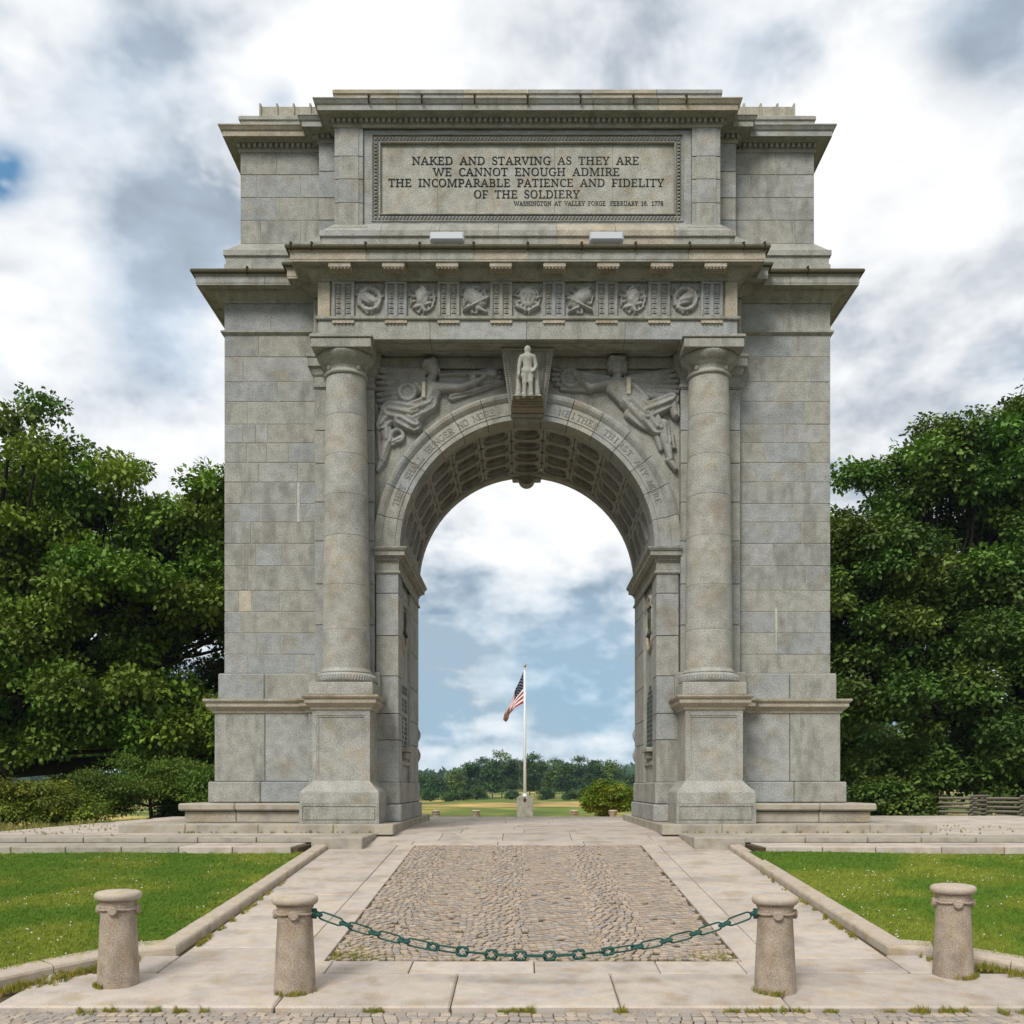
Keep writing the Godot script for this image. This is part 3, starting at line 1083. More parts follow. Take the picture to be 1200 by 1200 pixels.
func build_piers(A: Node3D) -> void:
	var ys := [393.0, 418.5, 447.8, 470.7, 497.3, 519.3, 542.2, 565.1, 590.4, 612.0, 637.0, 663.4, 692.0, 717.0, 742.0, 767.0, 789.3]
	var jl := [[303.5], [285.2], [325.5], [290.7], [285.0, 300.0, 314.0], [289.4, 312.9, 339.0], [303.0, 349.0], [284.0, 348.0], [305.0, 349.0], [294.0], [284.0, 300.0, 331.0], [291.0], [280.0, 295.0, 328.0], [283.0], [302.0, 329.0], [291.0, 345.0]]
	var jr := [[930.8], [948.6], [909.0], [943.6], [919.8], [897.0, 945.5], [886.0, 933.0], [951.0], [930.8], [940.0], [905.5], [945.5], [908.0], [908.0, 952.6], [908.0, 948.0], [890.5, 948.6]]
	for s in [-1.0, 1.0]:
		var wall := holder("pier_facing", A)
		if s < 0:
			courses(wall, ys, jl, 262.0, 362.0, 0.0, 0.3, -7.48, -5.2)
		else:
			courses(wall, ys, jr, 874.0, 973.0, 0.0, 0.3, 5.2, 7.48)
		# caulked joints, weathered pale
		for c in ([[348.0, 351.5, 566.0, 612.0]] if s < 0 else [[908.2, 911.0, 712.0, 738.0], [908.9, 910.2, 738.0, 762.0]]):
			var cb := B.new()
			cb.cbox(Vector3(px(c[0], 0.0), py(c[3], 0.0), -0.05), Vector3(px(c[1], 0.0), py(c[2], 0.0), 0.008), 0.004)
			part("caulked_joint", cb.mesh(), M.caulk, wall)
		# frieze stones above the string
		var f0 := py(388.0, 0.0)
		block(wall, "stone_block", s * 7.48, s * 6.32, f0, 13.0, -0.3, 0.0)
		block(wall, "stone_block", s * 6.32, s * 5.2, f0, 13.0, -0.3, 0.0)
		# string course with a small projection
		var st := B.new()
		var sy := py(393.0, 0.0)
		var path := [Vector2(-7.48, -4.4), Vector2(-7.48, 0.0), Vector2(-5.2, 0.0)] if s < 0 else [Vector2(5.2, 0.0), Vector2(7.48, 0.0), Vector2(7.48, -4.4)]
		st.sweep(path, [[0.0, sy - 0.01], [0.05, sy + 0.03], [0.07, sy + 0.05], [0.07, f0 - 0.01], [0.0, f0 + 0.02]])
		part("string_course", st.mesh(), M.trim, A)
		# respond pilaster behind the column
		var res := holder("respond", A)
		var ry := [11.28, 10.75, 9.75, 8.95, 8.0, 7.05, 6.0, 5.0, 4.0, 3.84]
		for k in ry.size() - 2:
			block(res, "stone_block", s * 5.2, s * 3.74, ry[k + 1] if k < ry.size() - 3 else 3.84, ry[k], -0.1, 0.25)
		block(res, "stone_block", s * 5.2, s * 3.74, 11.56, 13.0, -0.1, 0.25, M.trim)
		var cp := B.new()
		var rp := [Vector2(-5.2, 0.0), Vector2(-5.2, 0.25), Vector2(-3.74, 0.25), Vector2(-3.74, 0.0)]
		if s > 0: rp = [Vector2(3.74, 0.0), Vector2(3.74, 0.25), Vector2(5.2, 0.25), Vector2(5.2, 0.0)]
		cp.sweep(rp, [[0.0, 10.78], [0.03, 10.8], [0.03, 10.86], [0.0, 10.88], [0.0, 11.05], [0.04, 11.1], [0.09, 11.25], [0.14, 11.27], [0.14, 11.46], [0.17, 11.49], [0.17, 11.56], [0.0, 11.57]])
		part("respond_capital", cp.mesh(), M.trim, res)
		var tn := B.new()
		tn.sweep(rp, [[0.0, 12.04], [0.05, 12.06], [0.05, 12.13], [0.0, 12.15]])
		part("fillet", tn.mesh(), M.trim, res)
		# plinth course, dado, base course
		var pl := holder("plinth_course", A)
		block(pl, "stone_block", s * 7.60, s * 6.45, 3.18, 3.84, -0.4, 0.12, null, 0.005, 0.03)
		block(pl, "stone_block", s * 6.45, s * 5.1, 3.18, 3.84, -0.4, 0.12, null, 0.005, 0.03)
		block(pl, "stone_block", s * 5.32, s * 3.6, 3.18, 3.84, -0.1, 0.33, M.trim, 0.0, 0.02)
		var dd := holder("dado", A)
		block(dd, "stone_block", s * 7.66, s * 6.42, 1.18, 2.86, -0.5, 0.2, M.stone1)
		block(dd, "stone_block", s * 6.42, s * 5.3, 1.18, 2.86, -0.5, 0.2, M.stone4)
		block(dd, "stone_block", s * 5.32, s * 5.0, 0.6, 2.86, -0.3, 0.42, M.stone0)
		var bc := holder("base_course", A)
		for e in [[7.78, 6.5], [6.5, 5.2]]:
			block(bc, "stone_block", s * e[0], s * e[1], 0.66, 1.18, -0.6, 0.32, null, 0.005, 0.025)
		# low bench round the foot
		var bn := holder("bench", A)
		for e in [[8.18, 6.95], [6.95, 5.25]]:
			block(bn, "bench_riser", s * e[0], s * e[1], 0.2, 0.47, -1.0, 0.80, M.warm if e[0] > 8 else M.step)
		for e in [[8.30, 6.95], [6.95, 5.25]]:
			block(bn, "bench_slab", s * e[0], s * e[1], 0.475, 0.66, -1.0, 0.92, M.step, 0.004, 0.035)
		# great step under the pier
		var gs := holder("base_step", A)
		var xs := [9.27, 7.75, 6.1, 4.4, 3.04]
		for k in 4:
			block(gs, "step_stone", s * xs[k], s * xs[k + 1], -0.05, 0.2, 1.1, 2.0, M.step, 0.004, 0.018)
		var zs := [1.1, -0.6, -2.2, -3.8, -5.3, -6.7]
		for k in 5:
			block(gs, "step_stone", s * 3.8, s * 3.04, -0.05, 0.2, zs[k + 1], zs[k], M.step, 0.004, 0.018)
			block(gs, "step_stone", s * 9.27, s * 8.3, -0.05, 0.2, zs[k + 1], zs[k], M.step, 0.004, 0.018)
		var fill := B.new()
		fill.box(Vector3(minf(s * 8.3, s * 3.8), -0.05, -6.7), Vector3(maxf(s * 8.3, s * 3.8), 0.196, 1.1))
		part("step_fill", fill.mesh(), M.step, gs)
		# dado cornice running from the wall round the column pedestal
		var dp := [Vector2(-7.66, -4.6), Vector2(-7.66, 0.2), Vector2(-5.34, 0.2), Vector2(-5.34, 0.42), Vector2(-5.02, 0.42), Vector2(-5.02, 1.31), Vector2(-3.68, 1.31), Vector2(-3.68, 0.0)]
		if s > 0:
			dp.reverse()
			for k in dp.size(): dp[k] = Vector2(-dp[k].x, dp[k].y)
		var dc := B.new()
		dc.sweep(dp, [[0.0, 2.84], [0.03, 2.85], [0.05, 2.90], [0.12, 2.96], [0.16, 3.0], [0.16, 3.09], [0.19, 3.10], [0.22, 3.14], [0.22, 3.185], [-0.3, 3.2]])
		part("dado_cornice", dc.mesh(), M.warm, A)

func build_column(A: Node3D, s: float) -> void:
	var cx := s * 4.35
	var cz := 0.64
	var o := Vector3(cx, 0.0, cz)
	# pedestal
	var pd := holder("pedestal", A)
	var b := B.new()
	var hw := 0.67
	b.cbox(Vector3(cx - hw, 1.17, -0.1), Vector3(cx + hw, 2.86, cz + hw - 0.03), 0.0)
	part("die", b.mesh(), M.drum0, pd)
	# raised rim round the sunk panel of the die
	b = B.new()
	var z1 := cz + hw
	var rim := [[-hw, -0.57, 1.17, 2.86], [0.57, hw, 1.17, 2.86], [-0.57, 0.57, 1.17, 1.30], [-0.57, 0.57, 2.72, 2.86]]
	for r in rim:
		b.box(Vector3(cx + r[0], r[2], z1 - 0.04), Vector3(cx + r[1], r[3], z1))
	b.box(Vector3(cx - 0.57, 1.30, z1 - 0.04), Vector3(cx - 0.53, 2.72, z1 - 0.012))
	b.box(Vector3(cx + 0.53, 1.30, z1 - 0.04), Vector3(cx + 0.57, 2.72, z1 - 0.012))
	b.box(Vector3(cx - 0.53, 1.30, z1 - 0.04), Vector3(cx + 0.53, 1.34, z1 - 0.012))
	b.box(Vector3(cx - 0.53, 2.68, z1 - 0.04), Vector3(cx + 0.53, 2.72, z1 - 0.012))
	part("panel_frame", b.mesh(), M.drum0, pd)
	# splayed base with a sunk panel
	b = B.new()
	var p := [Vector2(cx - hw, 0.0), Vector2(cx - hw, z1), Vector2(cx + hw, z1), Vector2(cx + hw, 0.0)]
	b.sweep(p, [[0.24, 0.665], [0.24, 0.92], [0.22, 0.96], [0.12, 1.05], [0.04, 1.14], [0.0, 1.19]])
	part("splayed_base", b.mesh(), M.drum0, pd)
	b = B.new()
	b.box(Vector3(cx - hw - 0.25, 0.2, -0.05), Vector3(cx + hw + 0.25, 0.665, z1 + 0.235))
	var zz := z1 + 0.255
	for r in [[-0.92, -0.85, 0.2, 0.66], [0.85, 0.92, 0.2, 0.66], [-0.85, 0.85, 0.2, 0.26], [-0.85, 0.85, 0.60, 0.66]]:
		b.box(Vector3(cx + r[0], r[2], z1 + 0.2), Vector3(cx + r[1], r[3], zz))
	b.cbox(Vector3(cx - 0.82, 0.285, z1 + 0.2), Vector3(cx + 0.82, 0.575, zz - 0.002), 0.01)
	part("foot_block", b.mesh(), M.trim, pd)
	# column: base, seven drums, capital
	var col := holder("column", A)
	b = B.new()
	b.cbox(Vector3(cx - 0.745, 3.2, cz - 0.745), Vector3(cx + 0.745, 3.49, cz + 0.745), 0.012)
	part("plinth", b.mesh(), M.drum0, col)
	b = B.new()
	var tor := []
	for k in 13:
		var w := -PI / 2 + PI * k / 12.0
		tor.append([0.60 + 0.115 * cos(w), 3.615 + 0.125 * sin(w)])
	tor.append([0.62, 3.745]); tor.append([0.62, 3.78]); tor.append([0.59, 3.80]); tor.append([0.575, 3.86])
	b.lathe(o, tor, 56)
	var ropes := B.new()
	for k in 64:
		var w := TAU * k / 64.0
		var u := Vector3(sin(w), 0, cos(w))
		var t := Vector3(cos(w), 0, -sin(w)) * 0.02
		ropes.tube([o + u * 0.705 + Vector3(0, 3.55, 0) - t, o + u * 0.705 + Vector3(0, 3.68, 0) + t], [0.018, 0.018], 5)
	part("torus", b.mesh(true), M.drum0, col)
	var rp := part("carved_leaves", ropes.mesh(), M.relief, col)
	rp.set_meta("kind", "stuff")
	var cut := [3.86, 4.76, 5.82, 6.98, 7.95, 8.91, 9.85, 10.80]
	for k in 7:
		b = B.new()
		var y0: float = cut[k]
		var y1: float = cut[k + 1]
		var prof := []
		for q in 8:
			var y := lerpf(y0, y1, q / 7.0)
			var t := (y - 3.86) / 6.94
			var r := 0.565 - 0.09 * t * (0.55 + 0.45 * t)
			if k > 0 and q == 0: prof.append_array([[r - 0.008, y], [r - 0.001, y + 0.007], [r, y + 0.012], [r, y + 0.03]])
			elif k < 6 and q == 7: prof.append_array([[r, y1 - 0.03], [r, y1 - 0.012], [r - 0.001, y1 - 0.007], [r - 0.008, y1]])
			else: prof.append([r, y])
		b.lathe(o, prof, 56)
		var mats := [M.drum0, M.drum1, M.drum1, M.drum0, M.drum0, M.drum1, M.drum0]
		if s > 0: mats = [M.drum1, M.drum0, M.drum1, M.drum1, M.drum0, M.drum0, M.drum1]
		part("drum", b.mesh(true), mats[k], col)
	var cap := holder("capital", A)
	b = B.new()
	b.lathe(o, [[0.475, 10.795], [0.50, 10.80], [0.525, 10.83], [0.525, 10.86], [0.50, 10.885], [0.48, 10.89], [0.475, 11.02], [0.50, 11.03], [0.50, 11.05], [0.525, 11.06], [0.525, 11.08], [0.56, 11.10], [0.63, 11.17], [0.675, 11.24], [0.685, 11.285], [0.66, 11.305]], 56)
	part("echinus", b.mesh(true), M.trim, cap)
	b = B.new()
	b.cbox(Vector3(cx - 0.70, 11.30, cz - 0.70), Vector3(cx + 0.70, 11.515, cz + 0.70), 0.01)
	b.cbox(Vector3(cx - 0.735, 11.52, cz - 0.735), Vector3(cx + 0.735, 11.595, cz + 0.735), 0.015)
	part("abacus", b.mesh(), M.trim, cap)
	b = B.new()
	for k in 72:
		var w := TAU * k / 72.0
		if (k % 18) in [8, 9, 10]: continue
		var u := Vector3(sin(w), 0, cos(w))
		b.tube([o + u * 0.478 + Vector3(0, 10.93, 0), o + u * 0.49 + Vector3(0, 11.0, 0)], [0.008, 0.014], 5)
	var lv := part("neck_leaves", b.mesh(), M.trim, cap)
	lv.set_meta("kind", "stuff")
	for k in 4:
		var w := TAU * k / 4.0 + PI / 4
		var u := Vector3(sin(w), 0, cos(w))
		b = B.new()
		b.tube([o + u * 0.47 + Vector3(0, 10.96, 0), o + u * 0.51 + Vector3(0, 10.96, 0), o + u * 0.53 + Vector3(0, 10.96, 0)], [0.06, 0.06, 0.02], 10)
		part("rosette", b.mesh(), M.trim, cap)

func build_opening(A: Node3D) -> void:
	# ---- pier pilasters of the opening, with jamb panels
	for s in [-1.0, 1.0]:
		var pier := holder("opening_pier", A)
		var ys := [6.30, 5.80, 4.76, 3.77, 2.85, 2.2, 1.16]
		for k in 6:
			block(pier, "stone_block", s * 3.72, s * 3.16, ys[k + 1], ys[k], -0.62, 0.12)
			block(pier, "stone_block", s * 3.72, s * 3.16, ys[k + 1], ys[k], -4.5, -2.5)
		block(pier, "stone_block", s * 3.72, s * 3.17, 6.30, 6.9, -0.6, 0.11, M.trim)
		block(pier, "stone_block", s * 3.80, s * 3.13, 0.62, 1.16, -4.55, 0.2, M.stone1, 0.0, 0.03)
		block(pier, "stone_block", s * 3.84, s * 3.08, 0.2, 0.615, -4.62, 0.27, M.stone4, 0.0, 0.02)
		# sunk jamb panel, its frame, medallion, bronze lettering and bracket
		var pn := holder("jamb_panel", A)
		var b := B.new()
		b.box(Vector3(minf(s * 3.235, s * 3.4), 1.16, -2.5), Vector3(maxf(s * 3.235, s * 3.4), 6.9, -0.62))
		part("panel_slab", b.mesh(), M.stone4, pn)
		b = B.new()
		for r in [[-0.72, -0.62, 1.16, 6.3], [-2.5, -2.4, 1.16, 6.3], [-2.4, -0.72, 5.75, 5.9], [-2.4, -0.72, 1.6, 1.72]]:
			b.cbox(Vector3(minf(s * 3.18, s * 3.3), r[2], r[0]), Vector3(maxf(s * 3.18, s * 3.3), r[3], r[1]), 0.015)
		part("panel_frame", b.mesh(), M.trim, pn)
		b = B.new()
		var ctr := Vector3(s * 3.235, py(731.0, -1.5), -1.5)
		var ring := []
		for k in 33:
			var w := TAU * k / 32.0
			ring.append(ctr + Vector3(0, sin(w) * 0.70, cos(w) * 0.62))
		var rads := []
		for k in 33: rads.append(0.07)
		b.tube(ring, rads, 8, false)
		part("medallion_wreath", b.mesh(true), M.warm, pn)
		b = B.new()
		var disc := []
		for k in 32:
			var w := TAU * k / 32.0
			disc.append(Vector3(0, sin(w) * 0.62, cos(w) * 0.54))
		for k in 32:
			if s < 0: b.tri(ctr + Vector3(0.04, 0, 0), ctr + disc[(k + 1) % 32], ctr + disc[k])
			else: b.tri(ctr - Vector3(0.04, 0, 0), ctr + disc[k], ctr + disc[(k + 1) % 32])
		var face := ctr + Vector3(-s * 0.03, 0.08, 0.0)
		var n0 := b.v.size()
		b.tube([face + Vector3(0, -0.4, 0.02), face + Vector3(0, -0.22, 0), face + Vector3(0, 0.02, 0), face + Vector3(0, 0.2, 0)], [0.24, 0.1, 0.14, 0.1], 10)
		for i in range(n0, b.v.size()):
			b.v[i].x = face.x + (b.v[i].x - face.x) * 0.35
		part("medallion", b.mesh(), M.bronze, pn)
		var txt := holder("bronze_inscription", A)
		var y := py(806.0, -1.5)
		var line := 0
		while y > py(888.0, -1.5):
			b = B.new()
			var half := 0.62
			if s > 0 and line < 3: half = 0.2 + 0.16 * line
			if s < 0 and (line == 2 or line == 5): y -= 0.09
			if s < 0 and (line in [2, 3, 5]): half = 0.58
			var z := -1.52 - half
			while z < -1.52 + half:
				var l := rng.randf_range(0.08, 0.24)
				if not (s < 0 and line >= 2 and absf(z + l * 0.5 + 1.52) < 0.12):
					b.box(Vector3(s * 3.235 - 0.012, y - 0.045, z), Vector3(s * 3.235 + 0.012, y + 0.045, minf(z + l, -1.52 + half)))
				z += l + 0.05
			part("text_line", b.mesh(), M.bronze, txt)
			y -= 0.125
			line += 1
		b = B.new()
		b.cbox(Vector3(minf(s * 3.06, s * 3.24), 1.95, -2.05), Vector3(maxf(s * 3.06, s * 3.24), 2.07, -0.95), 0.02)
		b.cbox(Vector3(minf(s * 3.12, s * 3.24), 1.78, -1.9), Vector3(maxf(s * 3.12, s * 3.24), 1.95, -1.1), 0.02)
		part("bracket_shelf", b.mesh(), M.trim, pn)
		# carved drop on the far side of the jamb
		b = B.new()
		for yy in [1.9, 2.5]:
			b.tube([Vector3(s * 3.19, yy - 0.12, -4.5), Vector3(s * 3.17, yy, -4.52), Vector3(s * 3.165, yy + 0.1, -4.52), Vector3(s * 3.19, yy + 0.24, -4.5)], [0.03, 0.06, 0.065, 0.03], 10)
		part("carved_drop", b.mesh(true), M.relief, A)
		# impost
		var ip := [Vector2(-3.76, 0.12), Vector2(-3.16, 0.12), Vector2(-3.16, -4.5), Vector2(-3.76, -4.5)]
		if s > 0: ip = [Vector2(3.76, -4.5), Vector2(3.16, -4.5), Vector2(3.16, 0.12), Vector2(3.76, 0.12)]
		b = B.new()
		b.sweep(ip, [[0.0, 6.27], [0.03, 6.28], [0.045, 6.31], [0.03, 6.345], [0.0, 6.36], [0.0, 6.56], [0.03, 6.575], [0.03, 6.62], [0.10, 6.68], [0.16, 6.70], [0.16, 6.80], [0.19, 6.82], [0.22, 6.87], [0.22, 6.905], [-0.4, 6.915]])
		part("impost", b.mesh(), M.trim, A)
		b = B.new()
		var x := 3.2
		while x < 3.7:
			b.box(Vector3(minf(s * x, s * (x + 0.035)), 6.60, 0.14), Vector3(maxf(s * x, s * (x + 0.035)), 6.655, 0.19))
			x += 0.06
		var z := 0.08
		while z > -4.4:
			b.box(Vector3(minf(s * 3.14, s * 3.09), 6.60, z - 0.035), Vector3(maxf(s * 3.14, s * 3.09), 6.655, z))
			z -= 0.06
		var eg := part("impost_beading", b.mesh(), M.trim, A)
		eg.set_meta("kind", "stuff")
	# ---- voussoirs of the archivolt
	var av := holder("archivolt", A)
	var prof := [[R_IN, -0.45], [R_IN, 0.10], [3.235, 0.10], [3.24, 0.085], [3.255, 0.085], [3.26, 0.105], [3.53, 0.105], [3.535, 0.085], [3.565, 0.085], [3.60, 0.12], [3.66, 0.165], [3.72, 0.18], [3.77, 0.17], [3.79, 0.12], [3.80, -0.02], [3.80, -0.45]]
	var nv := 15
	for k in nv:
		var g := 0.0022
		arc_block("voussoir", av, PI * k / nv + g, PI * (k + 1) / nv - g, SPRING, prof, M.drum1 if k in [4, 5, 9] else stone_any())
	var words := [["THEY SHALL HUNGER NO MORE", 17.0, 76.5], ["NEITHER THIRST ANY MORE", 103.0, 162.0]]
	for wd in words:
		var s: String = wd[0]
		for i in s.length():
			if s[i] == " ": continue
			var ang := deg_to_rad(lerpf(wd[1], wd[2], (i + 0.5) / s.length()))
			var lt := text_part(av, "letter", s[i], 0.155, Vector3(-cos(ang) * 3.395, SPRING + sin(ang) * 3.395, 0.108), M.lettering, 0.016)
			lt.rotation.z = PI / 2 - ang
	# ---- barrel vault with coffers
	var vault := holder("vault", A)
	var bands := B.new()
	for e in [[-0.45, -0.55], [-4.05, -4.5]]:
		for k in 40:
			var w0 := PI * k / 40.0
			var w1 := PI * (k + 1) / 40.0
			bands.quad(Vector3(-cos(w0) * R_IN, SPRING + sin(w0) * R_IN, e[1]), Vector3(-cos(w1) * R_IN, SPRING + sin(w1) * R_IN, e[1]), Vector3(-cos(w1) * R_IN, SPRING + sin(w1) * R_IN, e[0]), Vector3(-cos(w0) * R_IN, SPRING + sin(w0) * R_IN, e[0]))
	# rear edge roll
	var roll := []
	var rr := []
	for k in 41:
		var w := PI * k / 40.0
		roll.append(Vector3(-cos(w) * (R_IN + 0.01), SPRING + sin(w) * (R_IN + 0.01), -4.05))
		rr.append(0.05)
	bands.tube(roll, rr, 6, false)
	# rear face ring
	for k in 40:
		var w0 := PI * k / 40.0
		var w1 := PI * (k + 1) / 40.0
		bands.quad(Vector3(-cos(w1) * R_IN, SPRING + sin(w1) * R_IN, -4.5), Vector3(-cos(w0) * R_IN, SPRING + sin(w0) * R_IN, -4.5), Vector3(-cos(w0) * 3.4, SPRING + sin(w0) * 3.4, -4.5), Vector3(-cos(w1) * 3.4, SPRING + sin(w1) * 3.4, -4.5))
	part("soffit_bands", bands.mesh(), M.vault, vault)
	var cell := coffer_mesh()
	var rose := rosette_mesh()
	for i in 11:
		for j in 4:
			var ang := deg_to_rad(7.5 + 15.0 * (i + 0.5))
			var c := Vector3(-cos(ang) * R_IN, SPRING + sin(ang) * R_IN, -0.55 - 0.875 * (j + 0.5))
			var inward := Vector3(cos(ang), -sin(ang), 0)
			var bs := Basis(inward.cross(Vector3.BACK) * -1.0, inward, Vector3.BACK)
			if bs.determinant() < 0: bs.x = -bs.x
			var o := part("coffer", cell, M.vault, vault)
			o.transform = Transform3D(bs, c)
			var q := part("rosette", rose, M.relief, o)
			q.position = Vector3(0, -0.245, 0)
			q.scale = Vector3(0.85, 1.3, 0.85)
	for e in [0.0, 172.5]:
		var sb := B.new()
		for k in 3:
			var w0 := deg_to_rad(e + 2.5 * k)
			var w1 := deg_to_rad(e + 2.5 * (k + 1))
			sb.quad(Vector3(-cos(w0) * R_IN, SPRING + sin(w0) * R_IN, -4.1), Vector3(-cos(w1) * R_IN, SPRING + sin(w1) * R_IN, -4.1), Vector3(-cos(w1) * R_IN, SPRING + sin(w1) * R_IN, -0.5), Vector3(-cos(w0) * R_IN, SPRING + sin(w0) * R_IN, -0.5))
		part("springer", sb.mesh(), M.vault, vault)
	# pendant keystone at the rear arch
	var kb := B.new()
	kb.cbox(Vector3(-0.42, SPRING + R_IN - 0.1, -4.62), Vector3(0.42, SPRING + R_IN + 0.4, -4.3), 0.03)
	kb.tube([Vector3(0, SPRING + R_IN - 0.02, -4.66), Vector3(0, SPRING + R_IN - 0.02, -4.2)], [0.24, 0.24], 16)
	part("rear_keystone", kb.mesh(), M.vault, A)
	# ---- spandrels
	var sp := B.new()
	var n := 40
	for k in n:
		var w0 := PI * k / n
		var w1 := PI * (k + 1) / n
		var q0 := Vector3(-cos(w0) * 3.74, SPRING + sin(w0) * 3.74, 0.002)
		var q1 := Vector3(-cos(w1) * 3.74, SPRING + sin(w1) * 3.74, 0.002)
		sp.quad(q0, q1, Vector3(q1.x, 11.62, 0.002), Vector3(q0.x, 11.62, 0.002))
	# plain band under the architrave and border at the top of the spandrels
	sp.cbox(Vector3(-3.74, 11.33, 0.0), Vector3(3.74, 11.6, 0.10), 0.01)
	part("spandrel_wall", sp.mesh(), M.trim, A)
	var wl := [
		[496, 447, 443, 436, 5, 2.6, 0.05, 0.045, 0, 1], [496, 450, 442, 443, 5, 2.6, 0.045, 0.045, 0, 1], [494, 453, 442, 450, 5, 2.6, 0.04, 0.045, 0, 1], [492, 457, 442, 457, 5, 2.6, 0.035, 0.045, 0, 1], [488, 461, 443, 464, 5, 2.6, 0.03, 0.045, 0, 1], [484, 466, 444, 471, 5, 2.6, 0.025, 0.045, 0, 1], [478, 472, 446, 478, 5, 2.6, 0.02, 0.045, 0, 1], [446, 434, 497, 438, 3, 5, 0.06, 0.05, 0, 1],
		[518, 447, 584, 433, 4, 2.2, 0.04, 0.04, 0, 1], [520, 449, 586, 438, 4, 2.2, 0.035, 0.04, 0, 1], [522, 451, 587, 443, 4, 2.2, 0.03, 0.04, 0, 1], [526, 453, 588, 448, 4, 2.2, 0.025, 0.04, 0, 1], [530, 466, 560, 458, 5, 4, 0.02, 0.05, 0.012, 6], [560, 458, 590, 449, 4, 3, 0.02, 0.045, 0.012, 5],
		[480, 447, 478, 470, 9, 8, 0.03, 0.05, 0.0, 1], [478, 462, 9, 3.2, 0.05, 0.07],
		[507, 458, 501, 476, 11, 10, 0.04, 0.12, 0.008, 6], [503, 474, 484, 486, 11, 14, 0.04, 0.12, 0.016, 9], [484, 486, 458, 484, 14, 13, 0.04, 0.12, 0.02, 10], [470, 494, 486, 500, 11, 9, 0.04, 0.11, 0.02, 9], [455, 488, 449, 500, 12, 8, 0.03, 0.10, 0.018, 8],
		[452, 500, 455, 516, 7, 6, 0.03, 0.09, 0.012, 6], [455, 516, 449, 540, 6, 4, 0.02, 0.08, 0.008, 5], [449, 540, 443, 552, 4.5, 2.5, 0.02, 0.06, 0, 1], [466, 512, 7, 2.6, 0.02, 0.06], [460, 520, 470, 514, 4, 3, 0.02, 0.06, 0.01, 5], [444, 505, 446, 540, 4, 2, 0.015, 0.04, 0.006, 4],
		[504, 449, 507, 444, 5, 5, 0.06, 0.08, 0, 1], [507, 434, 509, 437, 9.5, 7.5, 0.07, 0.14, 0, 1], [500, 430, 508, 427, 6, 6, 0.08, 0.13, 0.012, 5], [513, 438, 516, 440, 2.4, 1.6, 0.1, 0.1, 0, 1],
		[513, 456, 541, 457, 6.5, 5, 0.05, 0.10, 0.0, 1], [541, 457, 567, 446, 5, 3.4, 0.05, 0.10, 0, 1], [566, 446, 572, 441, 3.6, 3, 0.06, 0.10, 0, 1],
		[516, 443, 572, 441.5, 1.3, 1.8, 0.10, 0.06, 0, 1], [570, 441, 578, 440, 2.5, 6, 0.08, 0.07, 0, 1], [552, 446, 556, 446, 3, 3, 0.08, 0.06, 0, 1], [498, 462, 488, 452, 5, 4.5, 0.05, 0.09, 0, 1]]
	var wr := [
		[712, 446, 648, 434, 4.5, 2.4, 0.05, 0.045, 0, 1], [711, 449, 647, 440, 4.5, 2.4, 0.04, 0.045, 0, 1], [709, 452, 648, 446, 4.5, 2.4, 0.035, 0.045, 0, 1], [706, 455, 652, 452, 4.5, 2.4, 0.03, 0.045, 0, 1], [690, 458, 658, 457, 4, 2.4, 0.025, 0.04, 0, 1],
		[734, 447, 796, 434, 5, 2.6, 0.06, 0.045, 0, 1], [735, 449, 797, 441, 5, 2.6, 0.05, 0.045, 0, 1], [738, 452, 797, 448, 5, 2.6, 0.045, 0.045, 0, 1], [742, 455, 797, 455, 5, 2.6, 0.04, 0.045, 0, 1], [748, 459, 796, 461, 5, 2.6, 0.035, 0.045, 0, 1], [756, 464, 794, 467, 5, 2.6, 0.03, 0.045, 0, 1],
		[668, 445, 10, 2.2, 0.05, 0.07], [722, 455, 736, 470, 13, 12, 0.05, 0.12, 0.008, 6], [736, 470, 757, 486, 13, 14, 0.05, 0.12, 0.018, 9], [757, 486, 786, 471, 12, 9, 0.05, 0.13, 0.016, 8], [786, 471, 792, 488, 8, 6, 0.04, 0.11, 0.012, 6], [757, 488, 770, 502, 14, 10, 0.04, 0.12, 0.02, 9], [740, 486, 757, 498, 9, 8, 0.03, 0.09, 0.016, 7],
		[776, 500, 781, 520, 7.5, 6, 0.04, 0.11, 0.012, 7], [781, 520, 785, 540, 6, 3.6, 0.04, 0.10, 0.0, 1], [784, 540, 791, 551, 4.4, 3, 0.03, 0.09, 0, 1], [768, 508, 774, 528, 4, 2.5, 0.02, 0.06, 0.008, 4], [786, 512, 790, 526, 4, 2.4, 0.02, 0.06, 0.008, 4], [757, 502, 768, 510, 4, 3, 0.02, 0.07, 0.01, 5],
		[723, 445, 723, 442, 5, 5, 0.06, 0.09, 0, 1], [722, 431, 722, 437, 9, 7, 0.07, 0.15, 0, 1], [714, 430, 716, 437, 4, 4, 0.08, 0.13, 0.01, 5], [731, 430, 730, 438, 4, 4, 0.08, 0.13, 0.01, 5], [716, 425, 729, 425, 5, 5, 0.08, 0.15, 0.01, 6], [722, 434, 722, 437, 1.2, 1.8, 0.14, 0.12, 0, 1], [717, 450, 692, 457, 6, 4.6, 0.05, 0.10, 0, 1], [692, 457, 676, 446, 4.6, 3, 0.05, 0.10, 0, 1], [676, 446, 671, 438, 3, 2.2, 0.05, 0.09, 0, 1],
		[733, 451, 745, 458, 6, 5, 0.06, 0.10, 0, 1], [745, 458, 757, 472, 5, 3.6, 0.07, 0.10, 0, 1], [757, 472, 759, 477, 3, 2.4, 0.07, 0.09, 0, 1]]
